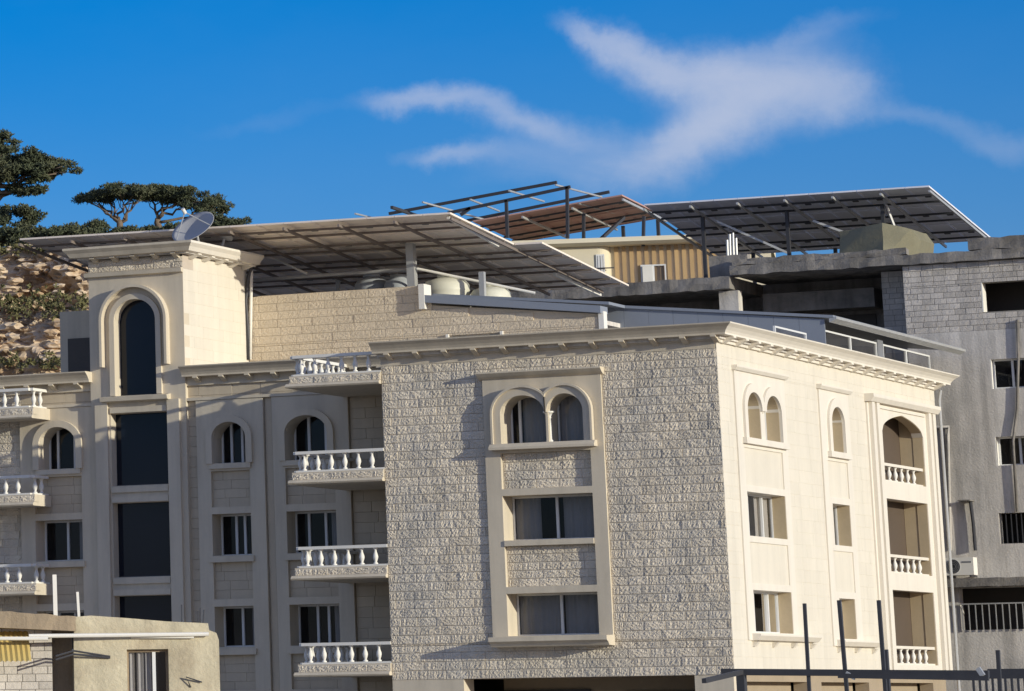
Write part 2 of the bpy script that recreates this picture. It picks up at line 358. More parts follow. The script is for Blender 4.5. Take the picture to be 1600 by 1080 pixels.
def window(mtx, parent, u0, u1, v0, v1, y, mull=(.5,), curtain=None, dark='window_glass', fm='aluminium_white'):
    """aluminium sliding window standing at depth y in its opening"""
    t = .06
    f = MB(mtx); f.box(u0, u1, y, y+.08, v0, v0+t); f.box(u0, u1, y, y+.08, v1-t, v1); f.box(u0, u0+t, y, y+.08, v0+t, v1-t); f.box(u1-t, u1, y, y+.08, v0+t, v1-t)
    w = f.build('window', fm, parent)
    xs = [u0+t]+[u0+(u1-u0)*m for m in mull]+[u1-t]
    for m in mull:
        c = u0+(u1-u0)*m; MB(mtx).box(c-.045, c+.045, y-.02, y+.07, v0+t, v1-t).build('mullion', 'aluminium_white', w)
    for a, b in zip(xs, xs[1:]):
        MB(mtx).add([(a, y+.05, v0+t), (b, y+.05, v0+t), (b, y+.05, v1-t), (a, y+.05, v1-t)], [(0, 1, 2, 3)]).build('pane', dark, w)
    if curtain:
        for (a, b, m) in curtain:
            a, b = u0+(u1-u0)*a, u0+(u1-u0)*b; n = max(8, int((b-a)/.05)); c = MB(mtx)
            pts = [(a+(b-a)*i/n, y+.14+.035*sin(i*1.15+a*5)+.02*sin(i*.37)) for i in range(n+1)]
            for (x, d), (x2, d2) in zip(pts, pts[1:]): c.add([(x, d, v0), (x2, d2, v0), (x2, d2, v1), (x, d, v1)], [(0, 1, 2, 3)])
            c.build('curtain', m, w, True)
    return w
def ell(u, a, b, vs, vt): 
    q = (u-(a+b)/2)/((b-a)/2); return vs+(vt-vs)*sqrt(max(0, 1-q*q))
def gothic(u, a, b, vs, vt):
    c = (a+b)/2; q = abs(u-c)/((b-a)/2); k = 1.1; return vs+(vt-vs)*sqrt(max(0, 1-((q+k)/(1+k))**2))/sqrt(1-(k/(1+k))**2)
def arch_panel(mb, u0, u1, v1, arches, y0, y1, fn=ell, n=20):
    """panel with arch openings; arches: list of (a, b, v0, vs, vt)"""
    x = u0; low = min(a[2] for a in arches)
    for a, b, v0, vs, vt in arches:
        mb.box(x, a, y0, y1, low, v1)
        mb.ribbon([a+(b-a)*i/n for i in range(n+1)], lambda u: fn(u, a, b, vs, vt), lambda u: v1, y0, y1); x = b
    mb.box(x, u1, y0, y1, low, v1)
def archivolt(mb, a, b, v0, vs, vt, w, y0, y1, fn=ell, legs=(True, True), n=20, grow=.0, clip=(-99, 99)):
    inn = []; out = []
    if legs[0]: inn.append((a-grow, v0)); out.append((a-grow-w, v0))
    for i in range(n+1):
        th = pi-pi*i/n; u = (a+b)/2+(b-a)/2*cos(th); q = (u-a)/(b-a)
        h = fn(u, a, b, vs, vt)
        inn.append(((a+b)/2+((b-a)/2+grow)*cos(th), vs+(h-vs)*(1+grow/max(.2, vt-vs))))
        out.append(((a+b)/2+((b-a)/2+w+grow)*cos(th), vs+(h-vs)*(1+(grow+w)/max(.2, vt-vs))))
    if legs[1]: inn.append((b+grow, v0)); out.append((b+grow+w, v0))
    inn = [(min(max(x, clip[0]), clip[1]), z) for x, z in inn]; out = [(min(max(x, clip[0]), clip[1]), z) for x, z in out]
    mb.band(inn, out, y0, y1)
def ring(mb, u0, u1, v0, v1, y0, y1, holes):
    """solid panel u0..u1, v0..v1 with rectangular holes"""
    vs = sorted({v0, v1, *[h[i] for h in holes for i in (2, 3)]})
    for c, d in zip(vs, vs[1:]):
        for a, b in subtract((u0, u1), [(h[0], h[1]) for h in holes if h[2] < (c+d)/2 < h[3]]): mb.box(a, b, y0, y1, c, d)
def balustrade(mtx, parent, pts, zf, side='white_paint', rail='white_paint', h=.58, start=.2, step=.5):
    """rail and balusters along a polyline of (u, y) points on floor height zf"""
    root = None
    for (a, b) in zip(pts, pts[1:]):
        a, b = Vector((a[0], a[1], 0)), Vector((b[0], b[1], 0)); L = (b-a).length
        mb = MB(mtx); mb.bar(a+Vector((0, 0, zf+h+.05)), b+Vector((0, 0, zf+h+.05)), .26, .10); mb.bar(a+Vector((0, 0, zf+.03)), b+Vector((0, 0, zf+.03)), .22, .06)
        r = mb.build('balustrade', rail, parent)
        n = max(1, int((L-start)/step)); s = start
        while s < L-.08:
            p = a+(b-a)*(s/L); link('baluster', BAL, r, mtx @ Matrix.Translation((p.x, p.y, zf+.05)) @ Matrix.Diagonal((1, 1, (h-.04)/.58, 1))); s += step

# ------------------------------------------------------------------ the apartment building
bld = thing('apartment_building', 'large cream stone apartment building with arched windows, balconies and a stair tower', 'building', (-12, 12, -3.3))
XL = -11.84
# --- street front of the block
BAY = (-8.16, -3.99, .95, 9.62)
fw = wall(FRONT, XL, -.06, -.14, 10.45, [BAY], .05, 1.0, 'front_wall', 'rough_joint', bld)
rg = random.Random(3)
FST = rows(XL, 0, -.14, 10.2, [BAY], .72, .29, rg)
clad(FRONT, FST, 0, 1, ROUGH, 'stone', fw, .012, 300, .012, 'stone', 'rough_stone', False)
MB(FRONT).box(XL, -.06, -.02, .05, 10.2, 10.45).build('frieze', 'grey_trim', bld)
# bay surround
u0, u1 = BAY[:2]; a, b = -7.62, -4.46; p = -.10
bs = MB(FRONT)
ring(bs, u0, u1, 1.0, 7.12, p, .95, [(a, b, 1.2, 2.56), (a, b, 4.28, 5.73), (a, b, 5.95, 7.12), (a, b, 2.78, 4.09)])
bay = bs.build('window_surround', 'grey_trim', bld)
TW = [(-7.52, -5.97, 7.42, 8.40, 8.98), (-5.89, -4.62, 7.42, 8.40, 8.98)]
ap = MB(FRONT); arch_panel(ap, u0, u1, 9.58, TW, p, .8); ap.box(u0, u1, p, .95, 7.12, 7.42); ap.build('arch_panel', 'grey_trim', bay)
av = MB(FRONT)
archivolt(av, *TW[0], .26, p-.14, p, legs=(True, False), clip=(-99, -5.932)); archivolt(av, *TW[1], .26, p-.14, p, legs=(False, True), clip=(-5.928, 99))
av.build('archivolt', 'grey_trim', bay)
av = MB(FRONT)
archivolt(av, *TW[0], .07, p-.22, p-.02, legs=(True, False), grow=.26, clip=(-99, -5.932)); archivolt(av, *TW[1], .07, p-.22, p-.02, legs=(False, True), grow=.26, clip=(-5.928, 99))
av.build('archivolt', 'grey_trim', bay)
cl = MB(FRONT).lathe([(.13, 0), (.13, .06), (.085, .1), (.08, .5), (.07, .78), (.10, .80), (.08, .84), (.16, .96), (.2, .97), (.2, 1.02)], (-5.93, .12, 7.42), 14)
cl.build('column', 'white_paint', bay, True)
MB(FRONT).profile([(.0, 7.22), (-.42, 7.22), (-.42, 7.30), (-.30, 7.42), (0, 7.42)], u0+.25, u1-.22).build('sill', 'grey_trim', bay)
MB(FRONT).profile([(0, 9.56), (-.12, 9.56), (-.26, 9.64), (-.38, 9.74), (-.38, 9.79), (0, 9.79)], u0-.12, u1+.1).build('crown', 'grey_trim', bay)
MB(FRONT).profile([(0, .84), (-.55, .86), (-.62, .95), (-.77, 1.02), (-.77, 1.16), (0, 1.18)], u0+.1, u1+.02).build('sill', 'grey_trim', bay)
MB(FRONT).box(u0+.56, u1-.5, -.14, 0, 4.10, 4.27).build('sill', 'grey_trim', bay)
for v0, v1 in ((5.95, 7.12), (2.78, 4.09)):
    ib = MB(FRONT).box(a, b, .12, .9, v0, v1).build('infill_panel', 'rough_joint', bld)
    clad(FRONT, rows(a, b, v0, v1, [], .72, .29, rg), .08, 1, ROUGH, 'stone', ib, .014, 99, .012, None, 'rough_stone', False)
for k, (v0, v1) in enumerate(((1.2, 2.56), (4.28, 5.73))):
    window(FRONT, bld, a+.01, b-.01, v0, v1, .78, (.5,), [(.02, .5, 'curtain'), (.52, .98, 'curtain')] if k == 0 else [(.02, .3, 'curtain'), (.55, .98, 'curtain')])
window(FRONT, bld, -7.52, -6.0, 7.42, 9.02, .72, (.22,), [(.25, .98, 'curtain_light')]); window(FRONT, bld, -5.86, -4.62, 7.42, 9.02, .72, (), [(.0, .98, 'curtain')])
# ground floor recess under the block
for xa_, xb_ in ((XL, -9.3), (-1.35, -.05)): MB(FRONT).box(xa_, xb_, .02, .9, -3.3, -.14).build('ground_floor_wall', 'grey_trim', bld)
MB(FRONT).box(-9.3, -1.35, 3.6, 3.8, -3.3, -.14).build('shop_wall', 'beige_wall', bld)
MB(FRONT).box(-9.3, -6.2, 3.5, 3.59, -3.3, -.5).build('shop_door', 'dark_metal', bld)
MB(FRONT).box(-5.0, -2.6, 3.5, 3.59, -3.3, -.6).build('shop_door', 'dark_metal', bld)
MB(FRONT).box(-9.3, -1.35, .9, 3.6, -.14, .05).build('recess_ceiling', 'beige_wall', bld)
# --- side face of the block
DY = 25.2
SHAFT1 = (1.5, 6.75, .95, 9.6); SHAFT2 = (10.6, 14.0, .85, 9.6); LOG = (16.2, 24.6, -.0, 9.7)
LO = [(17.9, 23.1, .27, 2.88), (17.9, 23.1, 3.48, 6.10), (17.9, 23.1, 6.72, 9.18)]
HS = [SHAFT1, SHAFT2, LOG]
sw = wall(SIDE, .07, DY, .0, 10.45, HS, .007, .6, 'side_wall', 'cream_stone', bld)
clad(SIDE, rows(.0, DY, .0, 10.38, HS, 1.7, .42, rg), 0, .03, CREAM, 'cladding_slab', sw, .003, 300, .002, 'cladding_slab', 'cream_stone')
def side_shaft(S_, pil, arches, rects, vtop, sillp, crown_over, glass_y):
    u0, u1, v0, v1 = S_
    m = MB(SIDE); holes = [(r[0], r[1], r[2], r[3]) for r in rects]; vb = arches[0][2]-.12
    pan = [(u0+pil, u1-pil, rects[0][3]+.22, rects[1][2]-.2), (u0+pil, u1-pil, rects[1][3]+.22, vb-.2)]
    ring(m, u0, u1, v0, vb, -.05, .55, holes+pan)
    sh = m.build('window_surround', 'cream_trim', bld)
    ap = MB(SIDE); arch_panel(ap, u0, u1, vtop, arches, -.05, .55); ap.box(u0, u1, -.05, .55, vb, arches[0][2]); ap.build('arch_panel', 'cream_trim', sh)
    av = MB(SIDE)
    mid = (arches[0][1]+arches[-1][0])/2
    for i, A in enumerate(arches): archivolt(av, *A, .30, -.14, -.05, legs=(i == 0, i == len(arches)-1), clip=(-99, 99) if len(arches) == 1 else (-99, mid-.002) if i == 0 else (mid+.002, 99))
    av.build('archivolt', 'cream_trim', sh)
    for q in pan: MB(SIDE).box(*q[:2], -.005, .5, *q[2:]).build('infill_panel', 'cream_stone', sh)
    MB(SIDE).box(arches[0][0]-.45, arches[-1][1]+.45, -.2, -.05, arches[0][2]-.2, arches[0][2]).build('sill', 'cream_trim', sh)
    MB(SIDE).profile([(0, vtop), (-.12, vtop), (-.2, vtop+.1), (-.2, vtop+.16), (0, vtop+.16)], u0-.1, u1+.15).build('crown', 'cream_trim', sh)
    MB(SIDE).profile([(0, v0-.02), (-.22, v0), (-.34, v0+.14), (-.34, v0+.2), (0, v0+.22)], u0+.35, u1+crown_over).build('sill', 'cream_trim', sh)
    n = max(2, int((u1-u0)/1.1))
    for i in range(n):
        c = u0+.55+(u1+crown_over-u0-.8)*i/(n-1); MB(SIDE).profile([(0, v0-.05), (-.2, v0-.05), (-.08, v0-.2), (0, v0-.2)], c-.1, c+.1).build('bracket', 'cream_trim', sh)
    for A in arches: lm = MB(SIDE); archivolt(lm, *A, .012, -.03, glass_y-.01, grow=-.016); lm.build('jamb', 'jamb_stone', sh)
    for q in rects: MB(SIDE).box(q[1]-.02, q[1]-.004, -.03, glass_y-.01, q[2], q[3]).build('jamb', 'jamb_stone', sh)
    for A in arches: window(SIDE, bld, A[0], A[1], A[2], A[4]+.05, glass_y, (.5,) if A[1]-A[0] > 1.4 and len(arches) > 1 else (), [(.4, .95, 'curtain_light')])
    for r in rects: window(SIDE, bld, *r, glass_y, (.34, .72) if r[1]-r[0] > 3 else (.5,), [(.05, .3, 'curtain'), (.6, .95, 'curtain_light')])
    return sh
sh1 = side_shaft(SHAFT1, .62, [(2.45, 4.0, 7.45, 8.4, 8.97), (4.45, 6.05, 7.45, 8.4, 8.97)], [(2.2, 6.2, 1.2, 2.55), (2.15, 6.15, 4.28, 5.70)], 9.6, .5, 1.6, .42)
MB(SIDE).lathe([(.13, 0), (.13, .06), (.085, .1), (.07, .72), (.10, .74), (.08, .78), (.17, .9), (.2, .91), (.2, .97)], (4.22, .1, 7.45), 12).build('column', 'cream_trim', sh1, True)
side_shaft(SHAFT2, .55, [(11.65, 13.15, 7.45, 8.45, 9.02)], [(11.5, 13.3, 1.1, 2.46), (11.4, 13.4, 4.26, 5.67)], 9.55, .5, 1.4, .42)
# loggia bay
lg = MB(SIDE); u0, u1 = LOG[:2]
ring(lg, u0, u1, 0, 6.72, -.06, .35, [q for q in LO[:2]])
lgo = lg.build('loggia_surround', 'cream_trim', bld)
ap = MB(SIDE); arch_panel(ap, u0, u1, 9.7, [(17.9, 23.1, 6.72, 8.5, 9.18)], -.06, .35, gothic, 28); ap.build('arch_panel', 'cream_trim', lgo)
for c in (16.55, 17.15, 23.75, 24.3): MB(SIDE).box(c-.17, c+.17, -.2, -.06, 0, 9.45).build('pilaster', 'cream_trim', lgo)
MB(SIDE).profile([(0, 9.45), (-.25, 9.45), (-.36, 9.6), (-.36, 9.72), (0, 9.72)], u0-.1, u1+.1).build('crown', 'cream_trim', lgo)
MB(SIDE).box(17.6, 23.4, -.12, -.06, 9.28, 9.36).build('crown', 'cream_trim', lgo)
for q in LO:
    rm = MB(SIDE); x0, x1, z0, z1 = q[0], q[1], q[2], q[3]
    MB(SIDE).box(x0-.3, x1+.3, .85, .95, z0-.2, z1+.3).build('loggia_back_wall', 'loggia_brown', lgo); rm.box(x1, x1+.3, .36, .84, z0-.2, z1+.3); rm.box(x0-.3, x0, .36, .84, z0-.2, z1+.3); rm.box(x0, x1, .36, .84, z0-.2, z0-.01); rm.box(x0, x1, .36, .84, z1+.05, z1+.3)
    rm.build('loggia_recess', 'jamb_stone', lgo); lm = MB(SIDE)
    if z1 > 9: archivolt(lm, 17.9, 23.1, 6.72, 8.5, 9.18, .012, -.03, .34, gothic, grow=-.016, n=28)
    else: lm.box(x1-.02, x1-.004, -.03, .34, z0, z1)
    lm.build('jamb', 'jamb_stone', lgo)
    balustrade(SIDE, bld, [(x0, .16), (x1, .16)], q[2], 'cream_trim', 'cream_trim', .56, .45, .78)
    MB(SIDE).box(x0+.4, x0+1.5, .78, .84, z0, z0+1.9).build('loggia_door', 'loggia_brown', lgo)
# ground floor of the side
g = MB(SIDE); ring(g, .05, DY, -3.3, -.0, .3, .8, [(1.2, 8.5, -3.3, -.35), (10.0, 15.5, -3.3, -.35), (17.5, 23.5, -3.3, -.35)]); g.build('ground_floor_wall', 'beige_wall', bld)
for q in ((1.2, 8.5), (10, 15.5), (17.5, 23.5)):
    MB(SIDE).box(q[0], q[1], .9, 1.0, -3.3, -.35).build('shop_door', 'beige_wall', bld)
# back, far walls and roof slab of the block and wing
MB().box(XL, -.6, 24.6, DY, -3.3, 10.45).build('back_wall', 'shade_stone', bld)
MB().box(XL+.01, XL+.4, 1.0, 5.2, -3.3, 10.45).build('inner_side_wall', 'shade_stone', bld)
MB().box(XL-.05, .2, -.2, 25.4, 10.5, 10.9).build('block_roof', 'concrete', bld)
MB().box(-31, XL-.06, 5.65, 25.4, 10.5, 10.9).build('wing_roof', 'concrete', bld)
for z in (.0, 3.2, 6.4): MB().box(-31, -.62, 5.6, 24.5, z, z+.2).build('floor_slab', 'interior', bld); MB().box(XL+.45, -.62, 1.02, 5.58, z, z+.2).build('floor_slab', 'interior', bld)
MB().box(-31, -30.6, 5.2, 25, -3.3, 10.45).build('back_wall', 'shade_stone', bld); MB().box(-30.6, XL, 24.6, 25, -3.3, 10.45).build('back_wall', 'shade_stone', bld)
MB().box(-30, -1, 8.6, 8.75, -3.3, 10.4).build('corridor_wall', 'interior', bld)
# cornices with brackets
CP = [(.3, 10.97), (-.76, 10.97), (-.75, 10.93), (-.62, 10.84), (-.52, 10.74), (-.47, 10.66), (-.47, 10.60), (.0, 10.60), (.3, 10.60)]
c1 = MB(FRONT).profile(CP, XL-.12, 0, 0, -1).build('cornice', 'grey_trim', bld)
c2 = MB(SIDE).profile(CP, 0, DY+.2, 1, -1).build('cornice', 'cream_trim', bld)
MB(FRONT).box(XL-.1, .1, -.1, .05, 10.45, 10.60).build('frieze', 'grey_trim', c1); MB(SIDE).box(.12, DY, -.1, .05, 10.40, 10.60).build('frieze', 'cream_trim', c2)
for i in range(12): link('bracket', BR_GREY, c1, FRONT @ Matrix.Translation((-11.45+i*1.045, -.0, 10.60)))
for i in range(20): link('bracket', BR_CREAM, c2, SIDE @ Matrix.Translation((.5+i*1.29, -.0, 10.60)) @ Matrix.Diagonal((1.5, 1, 1, 1)))
dp = MB().tube([(.22, 25.33, 10.4), (.14, 25.33, 10.0), (.14, 25.33, -3.3)], .06, 8); dp.build('downpipe', 'galvanised', bld)

# --- the wing between the two blocks
WH = [(-28.2, -25.05, -3.3, 9.75), (-25.05, -21.42, -3.3, 10.45), (-21.1, -18.40, -3.3, 9.75), (-18.1, -15.12, -3.3, 9.75)]
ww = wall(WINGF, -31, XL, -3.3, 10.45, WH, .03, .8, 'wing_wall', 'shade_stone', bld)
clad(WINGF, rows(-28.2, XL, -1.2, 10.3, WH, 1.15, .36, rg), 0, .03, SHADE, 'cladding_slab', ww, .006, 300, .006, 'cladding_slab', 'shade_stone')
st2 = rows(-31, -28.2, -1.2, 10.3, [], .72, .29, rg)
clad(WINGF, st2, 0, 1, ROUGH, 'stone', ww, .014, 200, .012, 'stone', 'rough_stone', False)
def wing_shaft(u0, u1, a, b, A, curt):
    m = MB(WINGF); vb = A[2]-.1
    wins = [(a, b, -2.0, -.65), (a, b, 1.13, 2.53), (a, b, 4.29, 5.74)]
    pan = [(a, b, 2.78, 4.06), (a, b, 5.98, vb-.16), (a, b, -.35, .85)]
    ring(m, u0, u1, -3.3, vb, -.12, .75, wins+pan)
    sh = m.build('window_surround', 'grey_trim', bld)
    ap = MB(WINGF); arch_panel(ap, u0, u1, 9.75, [A], -.12, .7); ap.box(u0, u1, -.12, .75, vb, A[2]); ap.build('arch_panel', 'grey_trim', sh)
    av = MB(WINGF); archivolt(av, *A, .24, -.26, -.12); av.build('archivolt', 'grey_trim', sh)
    for q in pan:
        ip = MB(WINGF).box(a, b, .05, .6, q[2], q[3]).build('infill_panel', 'shade_stone', bld)
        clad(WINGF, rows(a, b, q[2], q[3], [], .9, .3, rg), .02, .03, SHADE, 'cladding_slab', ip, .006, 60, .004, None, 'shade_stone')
    for v in (4.06, .86): MB(WINGF).box(a-.1, b+.1, -.22, -.12, v, v+.2).build('sill', 'grey_trim', sh)
    MB(WINGF).box(A[0]-.15, A[1]+.15, -.22, -.12, A[2]-.18, A[2]).build('sill', 'grey_trim', sh)
    for i, w in enumerate(wins[1:]): window(WINGF, bld, *w, .62, [(.28, .62), (.5,), (.4, .62)][(i+curt) % 3], [(.7, .97, 'curtain')] if i != curt else None)
    window(WINGF, bld, A[0], A[1], A[2], A[4]+.05, .6, [(.25, .7), (.3, .62), (.35, .75)][curt], [(.72, .97, 'curtain')])
wing_shaft(-28.2, -25.1, -27.62, -25.7, (-27.38, -25.86, 7.55, 8.45, 9.06), 0)
wing_shaft(-21.05, -18.42, -20.52, -19.0, (-20.4, -19.08, 7.5, 8.4, 8.95), 1)
wing_shaft(-18.08, -15.14, -17.62, -15.72, (-17.55, -15.92, 7.5, 8.45, 9.05), 2)
for c0, c1_ in ((-18.35, -18.13),): MB(WINGF).box(c0, c1_, -.02, .4, -3.3, 9.75).build('infill_panel', 'shade_stone', bld)
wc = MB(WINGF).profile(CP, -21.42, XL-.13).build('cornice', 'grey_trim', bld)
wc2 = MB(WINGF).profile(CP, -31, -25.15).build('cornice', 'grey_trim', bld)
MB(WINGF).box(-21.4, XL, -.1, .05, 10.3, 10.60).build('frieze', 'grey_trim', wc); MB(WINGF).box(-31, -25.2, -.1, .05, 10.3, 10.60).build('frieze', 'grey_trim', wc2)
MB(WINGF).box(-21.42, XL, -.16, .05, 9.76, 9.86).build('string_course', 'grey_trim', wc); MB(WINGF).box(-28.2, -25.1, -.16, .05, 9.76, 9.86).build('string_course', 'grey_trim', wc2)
for i in range(9): link('bracket', BR_GREY, wc, WINGF @ Matrix.Translation((-20.9+i*1.02, 0, 10.60)))
for i in range(5): link('bracket', BR_GREY, wc2, WINGF @ Matrix.Translation((-25.7-i*1.02, 0, 10.60)))
# --- stair tower
TF = frame(0, (0, 4.6, 0)); t0, t1 = -25.22, -21.40
TA = (-24.17, -22.5, 10.06, 12.75, 13.5)
tw = MB(TF)
SG = [(-24.42, -22.15, -2.5, -.4), (-24.42, -22.15, .6, 2.98), (-24.42, -22.15, 3.64, 6.25), (-24.42, -22.15, 6.86, 9.43)]
ring(tw, t0, t1, -3.3, 9.85, 0, .9, SG); tw.box(t0, t1, 0, .9, 9.85, 10.06)
two = tw.build('stair_tower', 'grey_trim', bld)
ap = MB(TF); arch_panel(ap, t0, t1, 14.35, [TA], 0, .45, n=26); ap.build('arch_panel', 'grey_trim', two)
av = MB(TF); archivolt(av, *TA, .20, -.12, 0); av.build('archivolt', 'grey_trim', two)
av = MB(TF); archivolt(av, -24.17, -22.5, 11.1, 12.75, 13.5, .10, -.3, 0, grow=.42, n=26); av.build('archivolt', 'grey_trim', two)
for q in (SG[1], SG[2], SG[3]):
    for z in (q[3]+.02, q[2]-.24): MB(TF).box(q[0], q[1], -.08, 0, z, z+.2).build('band', 'grey_trim', two)
for c0, c1_ in ((-25.0, -24.5), (-22.1, -21.62)): MB(TF).box(c0, c1_, -.14, 0, -3.3, 9.85).build('pilaster', 'grey_trim', two)
MB(TF).profile([(0, 9.82), (-.3, 9.86), (-.34, 10.0), (0, 10.06)], -24.7, -22.0).build('sill', 'grey_trim', two)
for q in SG:
    w = MB(TF).box(q[0], q[1], .38, .44, q[2], q[2]+.05).build('window', 'dark_metal', bld)
    MB(TF).add([(q[0], .4, q[2]), (q[1], .4, q[2]), (q[1], .4, q[3]), (q[0], .4, q[3])], [(0, 1, 2, 3)]).build('pane', 'stair_glass', w)
w = MB(TF).box(TA[0], TA[1], .36, .42, TA[2], TA[2]+.05).build('window', 'dark_metal', bld)
MB(TF).add([(TA[0], .38, TA[2]), (TA[1], .38, TA[2]), (TA[1], .38, 13.55), (TA[0], .38, 13.55)], [(0, 1, 2, 3)]).build('pane', 'stair_glass', w)
MB(TF).profile([(0, 14.35), (-.16, 14.38), (-.2, 14.52), (0, 14.55)], t0-.1, t1+.02).build('band', 'grey_trim', two)
tb = MB(TF).box(t0, t1, .02, .9, 14.35, 15.0).build('upper_wall', 'rough_joint', two)
clad(TF, rows(t0, t1, 14.55, 14.95, [], .7, .2, rg), -.0, 1, ROUGH, 'stone', bld, .014, 40, .01, None, 'rough_stone', False)
TS = frame(pi/2, (t1, 0, 0))
ts = MB(TS).box(4.62, 10.1, .007, .4, 10.9, 15.0).build('tower_side_wall', 'cream_stone', two)
clad(TS, rows(4.62, 10.1, 10.9, 14.9, [], 1.7, .42, rg), 0, .03, CREAM, 'cladding_slab', bld, .003, 60, .002, None, 'cream_stone')
MB().box(t0, t0+.4, 5.5, 10.1, 10.9, 15.0).build('tower_side_wall', 'shade_stone', two); MB().box(t0+.4, t1-.45, 9.7, 10.1, 10.9, 15.0).build('tower_side_wall', 'shade_stone', two)
MB().box(t0-.3, t1+.3, 4.3, 10.3, 15.02, 15.2).build('tower_roof', 'concrete', two)
TC = [(.3, 15.42), (-.7, 15.42), (-.7, 15.34), (-.58, 15.22), (-.5, 15.08), (0, 15.02), (.3, 15.02)]
tc1 = MB(TF).profile(TC, t0, t1, 1, -1).build('cornice', 'grey_trim', bld); tc2 = MB(TS).profile(TC, 4.6, 10.2, 1, 0).build('cornice', 'cream_trim', bld)
for i in range(5): link('bracket', BR_GREY, tc1, TF @ Matrix.Translation((t0+.35+i*.82, 0, 15.06)) @ Matrix.Diagonal((1, .9, .8, 1)))
for i in range(5): link('bracket', BR_CREAM, tc2, TS @ Matrix.Translation((5.2+i*1.15, 0, 15.06)) @ Matrix.Diagonal((1.5, .9, .8, 1)))
# --- balconies beside the block
def balcony(x0, x1, yf, zb, ret_left=True, ret_right=False, yw=4.68, lit='white_paint'):
    s = MB(); s.box(x0+.1, x1, yf+.1, yw, zb+.13, zb+.40)
    s.profile([(yf+.4, zb), (yf-.02, zb), (yf-.06, zb+.05), (yf-.02, zb+.10), (yf+.04, zb+.14), (yf+.4, zb+.14)], x0, x1)
    s.box(x0, x1, yf+.4, yw, zb, zb+.13)
    b_ = s.build('balcony', 'grey_trim', bld)
    clad(FRONT, rows(x0+.1, x1, zb+.14, zb+.36, [], .7, .22, rg), yf+.09, 1, ROUGH, 'stone', b_, .014, 30, .006, None, 'rough_stone', False)
    pts = [(x1, yf+.27)]
    pts = [(x0+.22, yw), (x0+.22, yf+.27), (x1, yf+.27)] if ret_left else [(x0, yf+.27), (x1-.22, yf+.27), (x1-.22, yw)]
    balustrade(FRONT, bld, pts, zb+.40, h=.6, start=.28, step=.5)
for zb in (9.62, 6.38, 3.20, .02): balcony(-15.32, XL-.005, -.18, zb)
for zb in (9.33, 6.22, 3.08): balcony(-31, -26.95, 3.3, zb, False, True)
# --- roof storey
PH = frame(0, (0, 10.1, 0))
pw = MB(PH).prism([(-21.0, 10.9), (-7.66, 10.9), (-7.66, 12.52), (-14.35, 13.22), (-14.35, 13.92), (-21.0, 13.92)], .05, .4).build('penthouse_wall', 'penthouse_stone', bld)
pcs = [q for q in rows(-21.38, -7.7, 10.95, 13.9, [(-13.4, -11.4, 10.9, 12.05)], .75, .3, rg) if q[1]+q[3] < (13.95 if q[0] < -14.35 and q[0]+q[2] < -14.0 else 13.2-(q[0]+q[2]+14.35)*.105)]
clad(PH, pcs, 0, 1, PROUGH, 'stone', pw, .01, 300, .01, 'stone', 'penthouse_stone', False)
MB(PH).box(-13.4, -11.4, -.02, .06, 10.9, 12.0).build('penthouse_window', 'dark_metal', bld)
for c in (-13.5, -11.4): MB(PH).box(c, c+.1, -.1, .06, 10.9, 12.1).build('penthouse_window_frame', 'white_paint', bld)
MB(PH).prism([(-14.2, 13.28), (-7.5, 12.53), (-7.5, 12.78), (-14.2, 13.55)], -.25, .5).build('roof_flashing', 'sheet_blue', bld)
MB(PH).box(-14.42, -14.2, -.28, .4, 13.05, 13.95).build('roof_post', 'white_paint', bld)
MB(PH).box(-7.66, -7.46, -.05, .3, 10.9, 12.6).build('roof_post', 'white_paint', bld)
z0, z1 = at(940, 478, Y=12.4).z, at(1288, 499, Y=12.4).z; xa, xb = at(936, 478, Y=12.4).x, at(1288, 499, Y=12.4).x
x = xa; n = 9
for i in range(n):
    xx = xa+(xb-xa)*i/n; xy = xa+(xb-xa)*(i+1)/n; za, zb_ = z0+(z1-z0)*i/n, z0+(z1-z0)*(i+1)/n
    MB().prism([(xx+.004, 10.9), (xy-.004, 10.9), (xy-.004, zb_), (xx+.004, za)], 12.4, 12.46).build('cladding_sheet', 'sheet_blue', bld)
zr = lambda x: 13.56+(z1+.02-13.56)*(x+14.2)/(xb+.35+14.2)
MB().prism([(-14.2, 13.56), (-7.45, zr(-7.45)), (-7.45, zr(-7.45)+.1), (-14.2, 13.66)], 10.62, 28).build('sheet_roof', 'sheet_blue', bld)
MB().prism([(-7.44, zr(-7.44)), (xb+.35, z1+.02), (xb+.35, z1+.12), (-7.44, zr(-7.44)+.1)], 12.3, 29).build('sheet_roof', 'sheet_blue', bld)
for i in range(6): MB().box(xb+.2+.045*i, xb+.24+.045*i, 12.3, 28.9, z1-.12+.02*i, z1+.01+.012*i).build('roof_rib', 'galvanised', bld)
VX = frame(pi/2, (-.3, 0, 0))
MB(VX).box(12.46, 26.3, .05, .2, 10.9, 11.1).build('veranda_wall', 'white_paint', bld)
for k, (ya, yb) in enumerate(((7.4, 10.9), (12.6, 16.1), (16.1, 19.3), (20.1, 23.1), (23.1, 26.2))):
    window(VX, bld, ya, yb, 11.1 if k else 10.9, 11.78 if k else 11.50, .05, (), None)
MB(VX).box(19.35, 20.05, .03, .2, 10.9, 11.9).build('veranda_post', 'grey_metal', bld)
MB().box(-30.25, -27.6, 12, 12.3, 10.9, 14.0).build('penthouse_side_wall', 'grey_trim', bld)
MB().box(-29.9, -28.8, 11.95, 11.99, 10.9, 12.95).build('penthouse_door', 'interior', bld)

